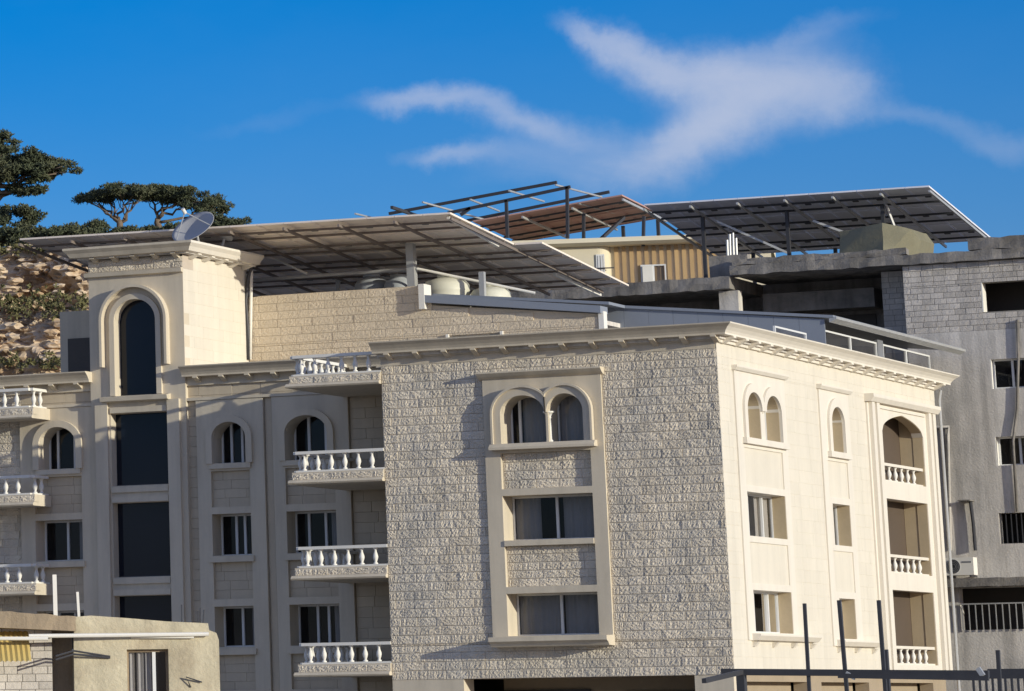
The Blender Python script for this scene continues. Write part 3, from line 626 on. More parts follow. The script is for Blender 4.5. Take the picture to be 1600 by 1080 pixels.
MB().tube([at(399, 404, Y=10.0), at(388, 432, Y=9.95), at(384, 470, Y=9.95), at(387, 515, Y=9.95), at(388, 562, Y=9.95)], .07, 8).build('downpipe', 'dark_metal', bld, True)
MB().tube([at(393, 420, Y=10.0), at(391, 562, Y=10.0)], .06, 8).build('downpipe', 'white_paint', bld, True)

# ------------------------------------------------------------------ roof things of the apartment building
def solar_array(name, label, O, ex, ey, nx, ny, pw, ph, extra, back, posts, zroof, bar_mat='dark_metal', lit_rafters=False, raf=2, ppur=2, skip=()):
    """O: high corner, ex: along the row, ey: down the slope (unit vectors); extra(row) -> extra columns at the far end"""
    O, ex, ey = Vector(O), Vector(ex).normalized(), Vector(ey).normalized(); ez = ex.cross(ey).normalized()
    if ez.z < 0: ez = -ez
    t = thing(name, label, 'solar panels', O-Vector((0, 0, O.z-zroof)), 'solar arrays on the roofs')
    R = Matrix((ex, ey, ez)).transposed().to_4x4()
    pm = MB(); pm.box(.015, pw-.015, .015, ph-.015, -.0, .035)
    e = .05
    for q in ((.015, pw-.015, .015, .015+e), (.015, pw-.015, ph-.015-e, ph-.015), (.015, .015+e, .015+e, ph-.015-e), (pw-.015-e, pw-.015, .015+e, ph-.015-e)): pm.box(q[0], q[1], q[2], q[3], -.03, .0)
    me = pm.mesh('panel', back); jm = MB().box(pw/2-.12, pw/2+.12, ph*.48, ph*.48+.16, -.035, -.001).mesh('junction_box', 'dark_metal')
    for r in range(ny):
        for c in range(nx+extra(r)):
            if (c, r) in skip: continue
            T = Matrix.Translation(O+ex*(c*pw)+ey*(r*ph)) @ R
            p = link('panel', me, t, T); link('junction_box', jm, p, T)
    for r in range(ny):
        n = nx+extra(r)
        for k in range(ppur):
            f = (r+(k+.5)/ppur*.72+.14)*ph; a = O+ey*f-ez*.10
            MB().bar(a, a+ex*(n*pw), .05, .08, ez).build('purlin', bar_mat, t)
    for c in range(0, nx+1, raf):
        a = O+ex*(c*pw)-ez*.20; rb = MB(); rb.bar(a, a+ey*(ny*ph), .075, .10, ez); rb.build('rafter', 'galvanised' if lit_rafters else bar_mat, t)  # paler metal on lit rafters puts the sunlight into their colour
    for (c, s) in posts:
        a = O+ex*(c*pw)+ey*(s*ph)-ez*.28; MB().bar((a.x, a.y, zroof), a, .14, .14).build('post', 'galvanised' if lit_rafters == 0 else bar_mat, t)
    return t
PA = at(704, 333, Y=7); LA = at(30, 374, Y=7)
sa = solar_array('solar_array', 'widest solar array, tilted over the cream building beside the stair tower', LA, PA-LA, (0, 1, -.088), 16, 5, (PA-LA).length/16, 3.08, lambda r: 0 if r < 2 else 1, 'backsheet',
            [(3, 3.2), (8, 3.2), (3, 1.6)], 10.9, 'brown_metal')
MB().bar(at(700, 340, Y=7.3), at(778, 384, Y=11.9), .10, .10).build('edge_rail', 'white_paint', sa)
MB().bar(at(866, 428, Y=18), at(938, 461, Y=22.5), .10, .10).build('edge_rail', 'white_paint', sa)
# post and pipe rail at the penthouse edge
pr_ = thing('roof_post', 'tall galvanised post with slanting pipe braces on the penthouse roof edge', 'post', (-15.5, 12, 13.5))
a0, a1 = at(645, 447, Y=12), at(641, 374, Y=12); MB().bar(a0-Vector((0, 0, .5)), a1, .30, .30).build('upright', 'galvanised', pr_)
MB().tube([at(396, 438, Y=12), at(640, 421, Y=12)], .07, 8).build('pipe', 'galvanised', pr_); MB().tube([at(652, 420, Y=12), at(836, 458, Y=13)], .05, 8).build('pipe', 'white_paint', pr_)
MB().tube([at(430, 405, Y=12.5), at(480, 428, Y=12)], .045, 8).build('pipe', 'white_paint', pr_)
p2_ = thing('roof_post', 'short galvanised post between the cream water tanks', 'post', (-12.8, 12, 12.8))
a0, a1 = at(755, 470, Y=12), at(753, 425, Y=12); MB().bar(a0-Vector((0, 0, .5)), a1, .2, .2).build('upright', 'galvanised', p2_)
MB().box(-21.0, -7.7, 10.5, 24, 12.2, 12.35).build('penthouse_roof', 'concrete', bld)
def tank(name, label, px, Y, r, zt, h, m, grp='water tanks on the roof'):
    c = at(px, 440, Y=Y)
    t = thing(name, label, 'water tank', (c.x, Y, zt-h), grp)
    b_ = MB().lathe([(r*.97, 0), (r, .08), (r, h*.3), (r*1.02, h*.32), (r, h*.36), (r, h*.62), (r*1.02, h*.65), (r, h*.69), (r*.99, h*.8), (r*.86, h*.9), (r*.5, h*.97), (.28, h)], (c.x, Y, zt-h), 28).build('body', m, t, True)
    MB().lathe([(.3, 0), (.32, .02), (.32, .09), (.1, .12)], (c.x, Y, zt-.01), 16).build('lid', m, t, True)
    MB().lathe([(r*.75, 0), (r*.75, max(.1, zt-h-12.35))], (c.x, Y, 12.35), 12).build('stand', 'concrete', t)
    return t
tank('water_tank', 'left grey water tank behind the penthouse parapet, beside another grey one', 581, 13.5, .66, 14.72, 1.5, 'tank_grey')
tank('water_tank', 'grey water tank directly left of the tall roof post', 623, 13.0, .56, 14.6, 1.5, 'tank_grey')
tank('water_tank', 'larger cream water tank just right of the tall roof post', 697, 12.6, .86, 14.42, 1.4, 'tank_cream')
tank('water_tank', 'cream water tank half hidden behind the sloping blue flashing', 766, 12.9, .74, 14.02, 1.2, 'tank_cream')
# satellite dish on the tower roof
def dish(name, label, c, r, nrm, base, m='dish_grey'):
    t = thing(name, label, 'satellite dish', base); nrm = Vector(nrm).normalized(); q = nrm.to_track_quat('Z', 'Y').to_matrix().to_4x4(); T = Matrix.Translation(Vector(c)) @ q
    d = MB(T); n, k = 7, 28
    vs = [(0, 0, 0)]; fs = []
    for i in range(1, n+1):
        for j in range(k):
            rr = r*i/n; vs.append((rr*cos(2*pi*j/k), rr*sin(2*pi*j/k), .28*rr*rr/r))
    fs += [(0, 1+j, 1+(j+1) % k) for j in range(k)]
    for i in range(n-1): fs += [(1+i*k+j, 1+(i+1)*k+j, 1+(i+1)*k+(j+1) % k, 1+i*k+(j+1) % k) for j in range(k)]
    o = len(vs); vs2 = [(x, y, z-.02) for x, y, z in vs]; d.add(vs+vs2, fs+[tuple(o+i for i in reversed(f)) for f in fs]+[(1+(n-1)*k+j, o+1+(n-1)*k+j, o+1+(n-1)*k+(j+1) % k, 1+(n-1)*k+(j+1) % k) for j in range(k)])
    d.build('reflector', m, t, True)
    foc = Vector(c)+nrm*r*1.05
    for a in (0, 2.1, 4.2): MB().tube([T @ Vector((r*.92*cos(a), r*.92*sin(a), .25*r)), foc], .022, 6).build('feed_arm', 'galvanised', t)
    MB().tube([foc-nrm*.05, foc+nrm*.16], .07, 10).build('feed_horn', 'white_paint', t)
    MB().tube([base, Vector(base)+(Vector(c)-Vector(base))*.55, Vector(c)-nrm*.08], .05, 8).build('mount', 'galvanised', t)
    return t
dish('satellite_dish', 'large grey satellite dish on the stair tower roof', at(306, 362, Y=6.2), .86, (-.16, -.66, .72), (-21.6, 6.6, 15.35))
dish('satellite_dish', 'small white satellite dish seen edge-on at the tower roof edge', at(352, 371, Y=8.2), .28, (.25, .55, .75), (-21.5, 8.0, 15.35), 'white_paint')

# ------------------------------------------------------------------ grey unfinished building behind on the right
gb = thing('concrete_building', 'unfinished grey concrete block building with stained walls and dark openings', 'building', (-4, 36, -3.3))
GF = frame(0, (0, 30, 0)); GE = -2.27
def gu(x, y): q = at(x, y, Y=30); return q.x, q.z
wins = [(gu(1532, 442)[0], 6.5, gu(1532, 488)[1], gu(1532, 442)[1]), (gu(1546, 562)[0], gu(1612, 600)[0], gu(1546, 608)[1], gu(1546, 562)[1]), (gu(1553, 683)[0], gu(1625, 700)[0], gu(1553, 728)[1], gu(1553, 683)[1]), (gu(1560, 802)[0], gu(1632, 820)[0], gu(1560, 850)[1], gu(1560, 802)[1]),
        (-.9, 8.8, gu(1500, 985)[1], gu(1500, 905)[1]-.35)]
gw = wall(GF, GE, 12, -3.3, 12.95, wins, 0, .5, 'rendered_wall', 'concrete', gb)
bw = wall(GF, GE, 12, 12.95, 15.62, wins, .03, .5, 'block_wall', 'mortar', gb)
clad(GF, rows(GE, 6.5, 12.95, 15.6, wins, .46, .215, rg), -.0, 1, BLOCK, 'block', bw, .016, 300, .006, 'block', 'concrete_block', False)
def rough_box(name, m, parent, x0, x1, y0, y1, z0, z1, step=.5, amp=.035, seed=1):
    mb = MB(); n = max(2, int((x1-x0)/step)); rgx = random.Random(seed); sec = []
    for i in range(n+1):
        x = x0+(x1-x0)*i/n; j = lambda: rgx.uniform(-amp, amp)
        sec.append([(x, y0+j(), z0+j()), (x, y0+j(), (z0+z1)/2+j()), (x, y0+j(), z1+j()), (x, y1, z1+j()), (x, y1, z0)])
    for i in range(n): 
        o = len(mb.v); mb.add(sec[i]+sec[i+1], [(k, (k+1) % 5, 5+(k+1) % 5, 5+k) for k in range(5)])
    mb.add(sec[0], [(0, 1, 2, 3, 4)]); mb.add(sec[-1], [(4, 3, 2, 1, 0)])
    return mb.build(name, m, parent)
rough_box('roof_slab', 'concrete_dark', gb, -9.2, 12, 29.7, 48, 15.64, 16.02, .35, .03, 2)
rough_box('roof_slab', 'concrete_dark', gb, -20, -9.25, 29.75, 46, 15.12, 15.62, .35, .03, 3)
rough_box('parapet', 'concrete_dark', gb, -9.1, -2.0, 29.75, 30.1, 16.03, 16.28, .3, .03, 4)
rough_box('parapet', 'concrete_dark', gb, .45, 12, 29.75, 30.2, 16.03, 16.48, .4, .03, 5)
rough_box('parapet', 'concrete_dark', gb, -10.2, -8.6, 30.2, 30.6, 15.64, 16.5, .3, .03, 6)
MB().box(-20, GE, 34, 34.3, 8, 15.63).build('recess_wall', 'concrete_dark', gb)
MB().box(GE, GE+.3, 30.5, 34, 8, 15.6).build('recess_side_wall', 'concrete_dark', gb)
rb = MB().box(-3.6, GE-.01, 31.6, 31.9, 8, 15.62).build('recess_pier', 'mortar', gb)
clad(frame(0, (0, 31.57, 0)), rows(-3.6, GE-.02, 11.5, 15.6, [], .46, .215, rg), 0, 1, BLOCK, 'block', rb, .016, 100, .006, None, 'concrete_block', False)
for x0, x1 in ((-9.9, -9.1), (-16.4, -15.8)): MB().box(x0, x1, 30.3, 30.8, 8, 15.1).build('column', 'concrete', gb)
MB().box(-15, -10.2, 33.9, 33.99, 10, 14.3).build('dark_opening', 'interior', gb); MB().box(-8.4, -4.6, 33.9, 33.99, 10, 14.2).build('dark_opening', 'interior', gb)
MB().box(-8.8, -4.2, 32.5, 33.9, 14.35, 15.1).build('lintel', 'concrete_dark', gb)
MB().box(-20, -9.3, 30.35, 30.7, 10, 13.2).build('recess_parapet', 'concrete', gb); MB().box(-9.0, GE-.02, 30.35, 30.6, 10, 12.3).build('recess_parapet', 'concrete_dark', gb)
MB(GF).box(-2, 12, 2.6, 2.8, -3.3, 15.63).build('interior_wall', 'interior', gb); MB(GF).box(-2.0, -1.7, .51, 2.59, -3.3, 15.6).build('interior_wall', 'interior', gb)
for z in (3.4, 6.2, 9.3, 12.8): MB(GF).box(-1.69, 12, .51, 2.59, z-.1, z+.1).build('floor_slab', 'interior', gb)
for i, w in enumerate(wins):
    if i < 3: MB(GF).add([(w[0]-.001, -.005, w[2]), (w[0]+.0, .45, w[2]), (w[0]+.0, .45, w[3]), (w[0]-.001, -.005, w[3])], [(0, 1, 2, 3)]); MB(GF).box(w[0]+.0, w[0]+.05, .0, .5, w[2], w[3]).build('jamb', 'white_paint', gb)
window(GF, gb, wins[1][0]+.06, wins[1][1], wins[1][2], wins[1][3], .25, (.5,), None); window(GF, gb, wins[2][0]+.06, wins[2][1], wins[2][2], wins[2][3], .35, (.5,), None)
for k in range(8):
    x = wins[3][0]+.06+k*.2
    if x < wins[3][1]: MB(GF).bar((x, .06, wins[3][2]), (x, .06, wins[3][3]), .035).build('window_bar', 'dark_metal', gb)
z = gu(1500, 905)[1]; rough_box('balcony_slab', 'concrete_dark', gb, -1.6, 9, 29.2, 31, z-.32, z, .4, .02, 8)
w = wins[4]
for k in range(20):
    x = w[0]+.1+k*.26; MB(GF).bar((x, -.12, w[2]), (x, -.12, w[2]+.95), .035).build('railing_bar', 'galvanised', gb)
MB(GF).bar((w[0], -.12, w[2]+.97), (w[0]+6, -.12, w[2]+.97), .05).build('railing_rail', 'galvanised', gb)
MB(GF).tube([(gu(1590, 500)[0], -.08, gu(1590, 500)[1]), (gu(1592, 560)[0], -.08, gu(1592, 560)[1]), (gu(1590, 640)[0], -.08, gu(1590, 640)[1]), (gu(1584, 690)[0], -.1, gu(1584, 690)[1]), (gu(1590, 800)[0], -.08, gu(1590, 800)[1])], .055, 8).build('waste_pipe', 'concrete_dark', gb, True)
MB(GF).tube([(gu(1478, 665)[0]-.8, -.12, gu(1478, 668)[1]), (gu(1484, 668)[0], -.12, gu(1484, 668)[1]), (gu(1482, 680)[0], -.1, gu(1482, 680)[1]), (gu(1486, 860)[0], -.1, gu(1486, 860)[1])], .07, 8).build('waste_pipe', 'concrete', gb, True)
ac = thing('air_conditioner', 'white air conditioner outdoor unit on the stained grey wall', 'air conditioner', (gu(1512, 900)[0], 29.7, gu(1512, 900)[1]))
x0, z1_ = gu(1483, 873); x1, z0_ = gu(1531, 899)
MB().box(x0, x1, 29.2, 29.75, z0_, z1_).build('casing', 'white_paint', ac)
c = ((x0*.68+x1*.32), (z0_+z1_)/2)
fg = MB(); 
for r_ in (.08, .14, .20, .25): fg.band([(c[0]+r_*cos(a*pi/12), c[1]+r_*sin(a*pi/12)) for a in range(25)], [(c[0]+(r_+.018)*cos(a*pi/12), c[1]+(r_+.018)*sin(a*pi/12)) for a in range(25)], 29.17, 29.2)
fg.build('fan_grille', 'grey_metal', ac); MB().prism([(c[0]+.26*cos(a*pi/12), c[1]+.26*sin(a*pi/12)) for a in range(24)], 29.19, 29.199).build('fan_opening', 'dark_metal', ac)
MB().box(x0+.1, x0+.18, 29.2, 30, z0_-.06, z0_-.001).build('bracket', 'dark_metal', ac); MB().box(x1-.18, x1-.1, 29.2, 30, z0_-.06, z0_-.001).build('bracket', 'dark_metal', ac)
MB().box(x0+(x1-x0)*.62, x1-.08, 29.185, 29.199, z1_-.2, z1_-.14).build('grille', 'grey_metal', ac)
hd = thing('wall_hood', 'dark sheet metal hood and flue above the air conditioner', 'flue', (gu(1520, 870)[0], 29.8, gu(1520, 870)[1]))
hx, hz = gu(1518, 784); MB().box(hx-.35, hx+.12, 29.3, 29.99, hz, hz+.05).build('hood', 'concrete_dark', hd)
MB().tube([(hx, 29.85, hz), (hx+.05, 29.85, hz-.8), (hx+.06, 29.85, hz-1.85)], .07, 8).build('flue', 'dark_metal', hd)
# things on its roof
PB, LB = at(1452, 291, Y=34), at(1006, 320, Y=34)
sb = solar_array('solar_array', 'dark solar array on steel posts on the grey concrete building', LB, PB-LB, (0, 1, -.14), 12, 3, (PB-LB).length/12, 3.1, lambda r: 0, 'backsheet_dark', [(2, .5), (5.6, .5), (9.6, .5), (2, 2.6), (5.6, 2.6), (9.6, 2.6)], 16.02, 'dark_metal', True)
for (a_, b_) in (((1120, 346), (1230, 395)), ((1270, 345), (1378, 385)), ((1383, 318), (1412, 392))):
    MB().bar(at(*a_, Y=35.5), at(*b_, Y=36.2), .09).build('brace', 'galvanised', sb)
tp = thing('tarpaulin_box', 'olive tarpaulin draped over a box under the dark solar array', 'tarpaulin', at(1380, 400, Y=33).to_tuple())
pts = [at(1312, 362, Y=33.5), at(1378, 348, Y=33), at(1424, 358, Y=33.5), at(1436, 374, Y=34), at(1432, 402, Y=34), at(1381, 402, Y=32.6), at(1312, 402, Y=33.2)]
mb = MB(); fr_ = [Vector(p) for p in pts]; bk = [p+Vector((0, 2.2, 0)) for p in fr_]
cen = Vector((fr_[5].x, fr_[5].y, (fr_[5].z+fr_[1].z)/2))
n = len(fr_); mb.add(fr_+bk, [(0, 1, 5, 6), (1, 2, 3, 4, 5)]+[(i, n+i, n+(i+1) % n, (i+1) % n) for i in range(n)]+[tuple(range(2*n-1, n-1, -1))])
me = mb.mesh('cover', 'tarp'); bm = bmesh.new(); bm.from_mesh(me); bmesh.ops.triangulate(bm, faces=bm.faces); bmesh.ops.subdivide_edges(bm, edges=bm.edges, cuts=4, use_grid_fill=True)
for v in bm.verts: v.co += Vector((0, -1, .3))*noise.noise(v.co*2.3)*.09
bm.to_mesh(me); bm.free()
for f_ in me.polygons: f_.use_smooth = True
me.set_sharp_from_angle(angle=radians(28))
link('cover', me, tp)
rp = thing('pipe_bundle', 'bundle of pale upright pipes at the edge of the grey roof', 'pipes', at(1145, 425, Y=31).to_tuple())
for i, (x, yt) in enumerate(((1136, 375), (1140, 366), (1145, 364), (1150, 372))):
    MB().tube([at(x+2, 428, Y=31+.1*i), at(x, yt, Y=31+.1*i)], .05, 7).build('pipe', 'galvanised', rp)

# ------------------------------------------------------------------ cream building far behind
cb = thing('cream_building', 'cream rendered building with a timber slatted wall behind the solar arrays', 'building', (-20, 48, -3.3))
CF = frame(radians(16), (at(952, 400, Y=45).x, 45, 0)); CI = CF.inverted()
def cu_(x, y):
    o, r_ = CI @ CAM, CI.to_3x3() @ ray(x, y); q = o-r_*(o.y/r_.y); return q.x, q.z
xa_, xb_, xc_ = cu_(700, 400)[0], cu_(952, 400)[0], cu_(1096, 400)[0]; zt, zs = cu_(960, 372)[1], cu_(960, 384)[1]
m = MB(CF); m.box(xa_, xb_-.5, 0, .4, 8, zs)
prev = (xb_-.5, 0)
for i in range(1, 9):
    th = pi/2*i/8; q = (xb_-.5+.5*sin(th), .5-.5*cos(th)); m.add([(prev[0], prev[1], 8), (q[0], q[1], 8), (q[0], q[1], zs), (prev[0], prev[1], zs)], [(0, 1, 2, 3)]); prev = q
m.box(xb_-.01, xc_+3, .5, .9, 8, zs); m.build('wall', 'cream_paint', cb)
MB(CF).profile([(-.5, zt-.02), (-.55, zs+.12), (-.3, zs), (8, zs), (8, zt)], xa_, xc_+3).build('roof_slab', 'cream_paint', cb)
n = 15
for i in range(n):
    x = xb_+.2+i*.33; 
    MB(CF).box(x, x+.17, .40, .5, 8, zs-.01).build('slat', 'wood_slat', cb)
wx0, wz1 = cu_(1000, 413); wx1, wz0 = cu_(1041, 440)
window(CF, cb, wx0, wx1, wz0-1, wz1, .3, (.5,), None); MB(CF).box(wx0+.08, (wx0+wx1)/2-.03, .24, .29, wz0-.9, wz1-.07).build('shutter', 'white_paint', cb)
wx0, wz1 = cu_(931, 398); wx1, wz0 = cu_(946, 434)
window(CF, cb, wx0, wx1, wz0, wz1, -.06, (.33, .66), None); MB(CF).bar((wx0-.1, -.12, (wz0*.6+wz1*.4)), (wx1+.4, -.12, (wz0*.6+wz1*.4)), .05).build('window_bar', 'dark_metal', cb)
PC, LC = at(972, 305, Y=46), at(738, 346, Y=46)
solar_array('solar_array', 'reddish brown solar array behind the bare steel frame', LC, PC-LC, (0, 1, -.07), 6, 2, (PC-LC).length/6, 2.9, lambda r: 0, 'backsheet_red', [(4.5, 1.7), (5.9, 1.7)], zt-1, 'dark_metal', True)
fm = thing('steel_framework', 'bare dark steel framework in front of the reddish solar array', 'pergola', at(840, 372, Y=44).to_tuple())  # open steel frame on the roof
def bars(lst, Y0, m='dark_metal', w=.13):
    for i, (a_, b_, Ya, Yb) in enumerate(lst): MB().bar(at(*a_, Y=Ya), at(*b_, Y=Yb), w).build('bar', m, fm)
bars([((793, 372), (791, 313), 44, 44), ((887, 372), (886, 292), 44, 44), ((700, 333), (891, 292), 44, 44), ((608, 334), (870, 285), 48, 48), ((730, 345), (952, 300), 51, 51), ((720, 336), (735, 325), 44, 44), ((612, 324), (660, 340), 46, 50)], 44)
bars([((660, 316), (770, 347), 44.5, 51), ((735, 312), (780, 330), 44.5, 51), ((795, 298), (850, 315), 44.5, 51), ((868, 289), (940, 308), 44.5, 51), ((555, 334), (600, 345), 44, 50), ((905, 318), (985, 340), 46, 51)], 44, 'galvanised', .07)
bars([((930, 382), (975, 340), 45.5, 48), ((1005, 385), (1006, 338), 45.5, 45.5), ((912, 385), (912, 334), 47, 47)], 44)

# ------------------------------------------------------------------ small house in the foreground on the left
HF = frame(radians(30), (at(115, 1000, Y=-30).x, -30, 0)); HI = HF.inverted()
def hu(x, y, d=0):
    o, r_ = HI @ CAM, HI.to_3x3() @ ray(x, y); t_ = (d-o.y)/r_.y; q = o+r_*t_; return q.x, q.z
hs = thing('plastered_house', 'small yellowish plastered house with a flat slab roof in the foreground', 'house', (HF @ Vector((2, 3, -3.3))))
wx0, wz1 = hu(198, 1015); wx1 = hu(263, 1015)[0]
top = [hu(116, 964), hu(142, 962), hu(200, 966), hu(260, 971), hu(325, 974), hu(327, 985), hu(338, 989), hu(342, 1000)]
xr = hu(342, 1000)[0]
m = MB(HF); zl = wz1
m.prism([(0, zl), (xr, zl)]+[(min(p[0], xr), p[1]) for p in reversed(top)], 0, .35)
ring(m, 0, xr, -3.3, zl, 0, .35, [(wx0, wx1, -1.2, zl)])
hw = m.build('wall', 'plaster_yellow', hs)
MB(HF).box(xr-.35, xr-.002, .35, 7, -3.3, top[-1][1]-.02).build('side_wall', 'plaster_yellow', hs); MB(HF).box(0, .35, .35, 7, -3.3, zl).build('side_wall', 'plaster_yellow', hs)
MB(HF).box(.36, xr-.36, .36, 6.9, zl+.05, zl+.2).build('ceiling', 'interior', hs); MB(HF).box(.36, xr-.36, 2.5, 2.6, -3.3, zl).build('interior_wall', 'interior', hs)
window(HF, hs, wx0, wx1, -1.2, zl-.01, .22, (.66,), [(.02, .2, 'curtain'), (.25, .42, 'curtain'), (.45, .62, 'curtain')], 'window_glass', 'slab_brown')
MB(HF).add([(wx0-.04, -.02, -1.2), (wx1+.04, -.02, -1.2), (wx1+.04, -.02, -1.14), (wx0-.04, -.02, -1.14)], [(0, 1, 2, 3)])
sl_ = MB(HF); z_t0, z_t1 = hu(0, 955, -.35)[1], hu(118, 963, -.35)[1]; xl_ = hu(-60, 955, -.35)[0]; zb0 = hu(0, 981, -.35)[1]; zb1 = hu(115, 986, -.35)[1]
k = (z_t1-z_t0)/(-hu(0, 955)[0]); mm = 14
for i in range(mm):
    xa, xb = xl_+(.05-xl_)*i/mm, xl_+(.05-xl_)*(i+1)/mm; f0, f1 = (xa-hu(0, 955)[0])/(-hu(0, 955)[0]), (xb-hu(0, 955)[0])/(-hu(0, 955)[0]); j = lambda s: .012*sin(s*7.1)+.008*sin(s*17)
    sl_.add([(xa, -.35+j(xa), zb0+(zb1-zb0)*f0), (xb, -.35+j(xb), zb0+(zb1-zb0)*f1), (xb, -.35+j(xb+3), z_t0+(z_t1-z_t0)*f1+j(xb+1)), (xa, -.35+j(xa+3), z_t0+(z_t1-z_t0)*f0+j(xa+1)),
             (xa, 4, zb0+(zb1-zb0)*f0), (xb, 4, zb0+(zb1-zb0)*f1), (xb, 4, z_t0+(z_t1-z_t0)*f1), (xa, 4, z_t0+(z_t1-z_t0)*f0)], [(0, 1, 2, 3), (3, 2, 6, 7), (0, 4, 5, 1)])
sl_.build('roof_slab', 'slab_brown', hs)
hb = MB(HF).box(xl_, hu(82, 1050, .5)[0], .53, .8, -3.3, zb0+.05).build('block_wall', 'mortar', hs)
HB = HF @ Matrix.Translation((0, .5, 0))
clad(HB, rows(xl_, hu(82, 1050, .5)[0], -1.3, zb0, [], .42, .2, rg), 0, 1, BLOCK, 'block', hb, .016, 100, .006, None, 'concrete_block', False)
MB(HF).box(hu(82, 1050, .9)[0], 0, .9, 1.0, -3.3, zb0+.05).build('dark_doorway', 'slab_brown', hs)
ysx, ysz = hu(0, 990, -.3); cs = MB(HF); N_ = 26
x0_, x1_ = hu(-60, 990, -.6)[0], hu(46, 990, -.6)[0]
for i in range(N_):
    xa, xb = x0_+(x1_-x0_)*i/N_, x0_+(x1_-x0_)*(i+1)/N_; za, zb_ = .035*(i % 2), .035*((i+1) % 2)
    cs.add([(xa, .45, ysz+.05+za), (xb, .45, ysz+.05+zb_), (xb+.04, -.75, ysz-.75+zb_), (xa+.04, -.75, ysz-.75+za)], [(0, 1, 2, 3)])
cs.build('awning', 'yellow_sheet', hs)
tube = thing('white_tube', 'long white pipe fixed across the front of the plastered house', 'pipe', (HF @ Vector((1.5, -.2, .9))))
q0, q1 = hu(45, 994, -.4), hu(326, 991, -.12); MB(HF).tube([(q0[0], -.4, q0[1]), (q1[0], -.12, q1[1])], .055, 8).build('pipe', 'white_paint', tube)
q0, q1 = hu(205, 996, -.1), hu(303, 996, -.1); MB(HF).tube([(q0[0], -.1, q0[1]), (q1[0], -.1, q1[1])], .03, 8).build('pipe', 'white_paint', tube)
q0 = hu(0, 997, -.5); q1 = hu(75, 998, -.5); MB(HF).tube([(q0[0]-1, -.5, q0[1]), (q1[0], -.5, q1[1])], .05, 8).build('pipe', 'white_paint', tube)
for lab, xs_, xe, yt, yb, w_ in (('taller pale wooden post on the roof of the plastered house', 87, 85, 898, 962, .11), ('shorter pale stake on the roof of the plastered house', 124, 121, 925, 964, .07)):
    d_ = .8; q0, q1 = hu(xs_, yb, d_), hu(xe, yt, d_); t_ = thing('roof_stake', lab, 'post', HF @ Vector((q0[0], d_, q0[1])))
    MB(HF).bar((q0[0], d_, q0[1]-.3), (q1[0], d_, q1[1]), w_).build('stake', 'white_paint', t_)
rbv = thing('rebar', 'thin dark reinforcing bars sticking up from the plastered house roof', 'rebar', HF @ Vector((3, .3, 1)))
for xs_, yt, yb in ((284, 945, 972), (313, 950, 976), (317, 953, 976), (310, 955, 976)):
    q0, q1 = hu(xs_, yb, .2), hu(xs_+random.uniform(-2, 2), yt, .2); MB(HF).tube([(q0[0], .2, q0[1]-.1), (q1[0], .2, q1[1])], .018, 5).build('bar', 'dark_metal', rbv)
q = [hu(115, 1017, -.25), hu(172, 1026, -.06)]; bt = thing('bracket_shadow', 'bracket shadow on the wall left of the house window, made as dark bent rods', 'shadow_rod', HF @ Vector((q[0][0], 0, q[0][1])))
for dz in (0, -.09): MB(HF).tube([(q[0][0]-.5, -.5, q[0][1]-.14+dz), (q[0][0], -.25, q[0][1]+dz), (q[1][0], -.04, q[1][1]+dz*.4)], .028, 6).build('shadow_rod', 'dark_metal', bt)  # dark rods draw the shadow that a bracket casts on this wall
q = [hu(290, 1058), hu(315, 1066), hu(298, 1074)]; bt = thing('bent_hook', 'small bent dark hook low on the plastered wall right of the window', 'hook', HF @ Vector((q[0][0], 0, q[0][1])))
MB(HF).tube([(q[1][0], -.05, q[1][1]), (q[0][0], -.14, q[0][1]), (q[2][0], -.02, q[2][1])], .022, 6).build('hook', 'dark_metal', bt)

# ------------------------------------------------------------------ steel pergola in the foreground on the right
pg = thing('steel_pergola', 'dark steel pergola frame with tall posts at the lower right', 'pergola', at(1320, 1080, Y=-20).to_tuple()[:2]+(-3.3,))
PY = -22
def pbar(a_, b_, w_, Ya=PY, Yb=PY, nm='post', m='dark_metal', ext=0):
    A, B_ = at(*a_, Y=Ya), at(*b_, Y=Yb)
    if ext: A.z = -3.3
    MB().bar(A, B_, w_).build(nm, m, pg)
pbar((1264, 1080), (1257, 943), .085, ext=1); pbar((1327, 1080), (1311, 938), .095, ext=1); pbar((1385, 1080), (1373, 938), .095, ext=1); pbar((1160, 1080), (1158, 1052), .22, ext=1); pbar((1388, 1080), (1383, 1015), .14, Ya=PY+3, Yb=PY+3, ext=1)
pbar((1128, 1050), (1545, 1053), .17, nm='beam'); pbar((1310, 1056), (1545, 1060), .12, PY-1, PY-1, nm='beam'); pbar((1545, 1053), (1680, 1052), .26, PY+6, PY+6, nm='beam')
pbar((1100, 1064), (1160, 1050), .12, PY-3, PY, nm='beam'); pbar((1322, 1052), (1336, 1060), .10, PY-1, PY-1, nm='clamp', m='galvanised'); pbar((1528, 1044), (1536, 1056), .12, PY-.4, PY-.4, nm='clamp', m='galvanised')
pbar((1561, 1080), (1559, 1016), .10, PY+4, PY+4, ext=1)
fn_ = thing('steel_fence', 'dark upright bar fence at the lower right corner', 'fence', at(1560, 1080, Y=-10).to_tuple()[:2]+(-3.3,))
for i in range(14):
    x = 1522+i*10; A, B_ = at(x, 1080, Y=-12), at(x-2, 1052, Y=-12); A.z = -3.3; MB().bar(A, B_, .06).build('bar', 'dark_metal', fn_)
MB().bar(at(1515, 1056, Y=-11.9), at(1680, 1054, Y=-11.9), .08).build('rail', 'dark_metal', fn_)

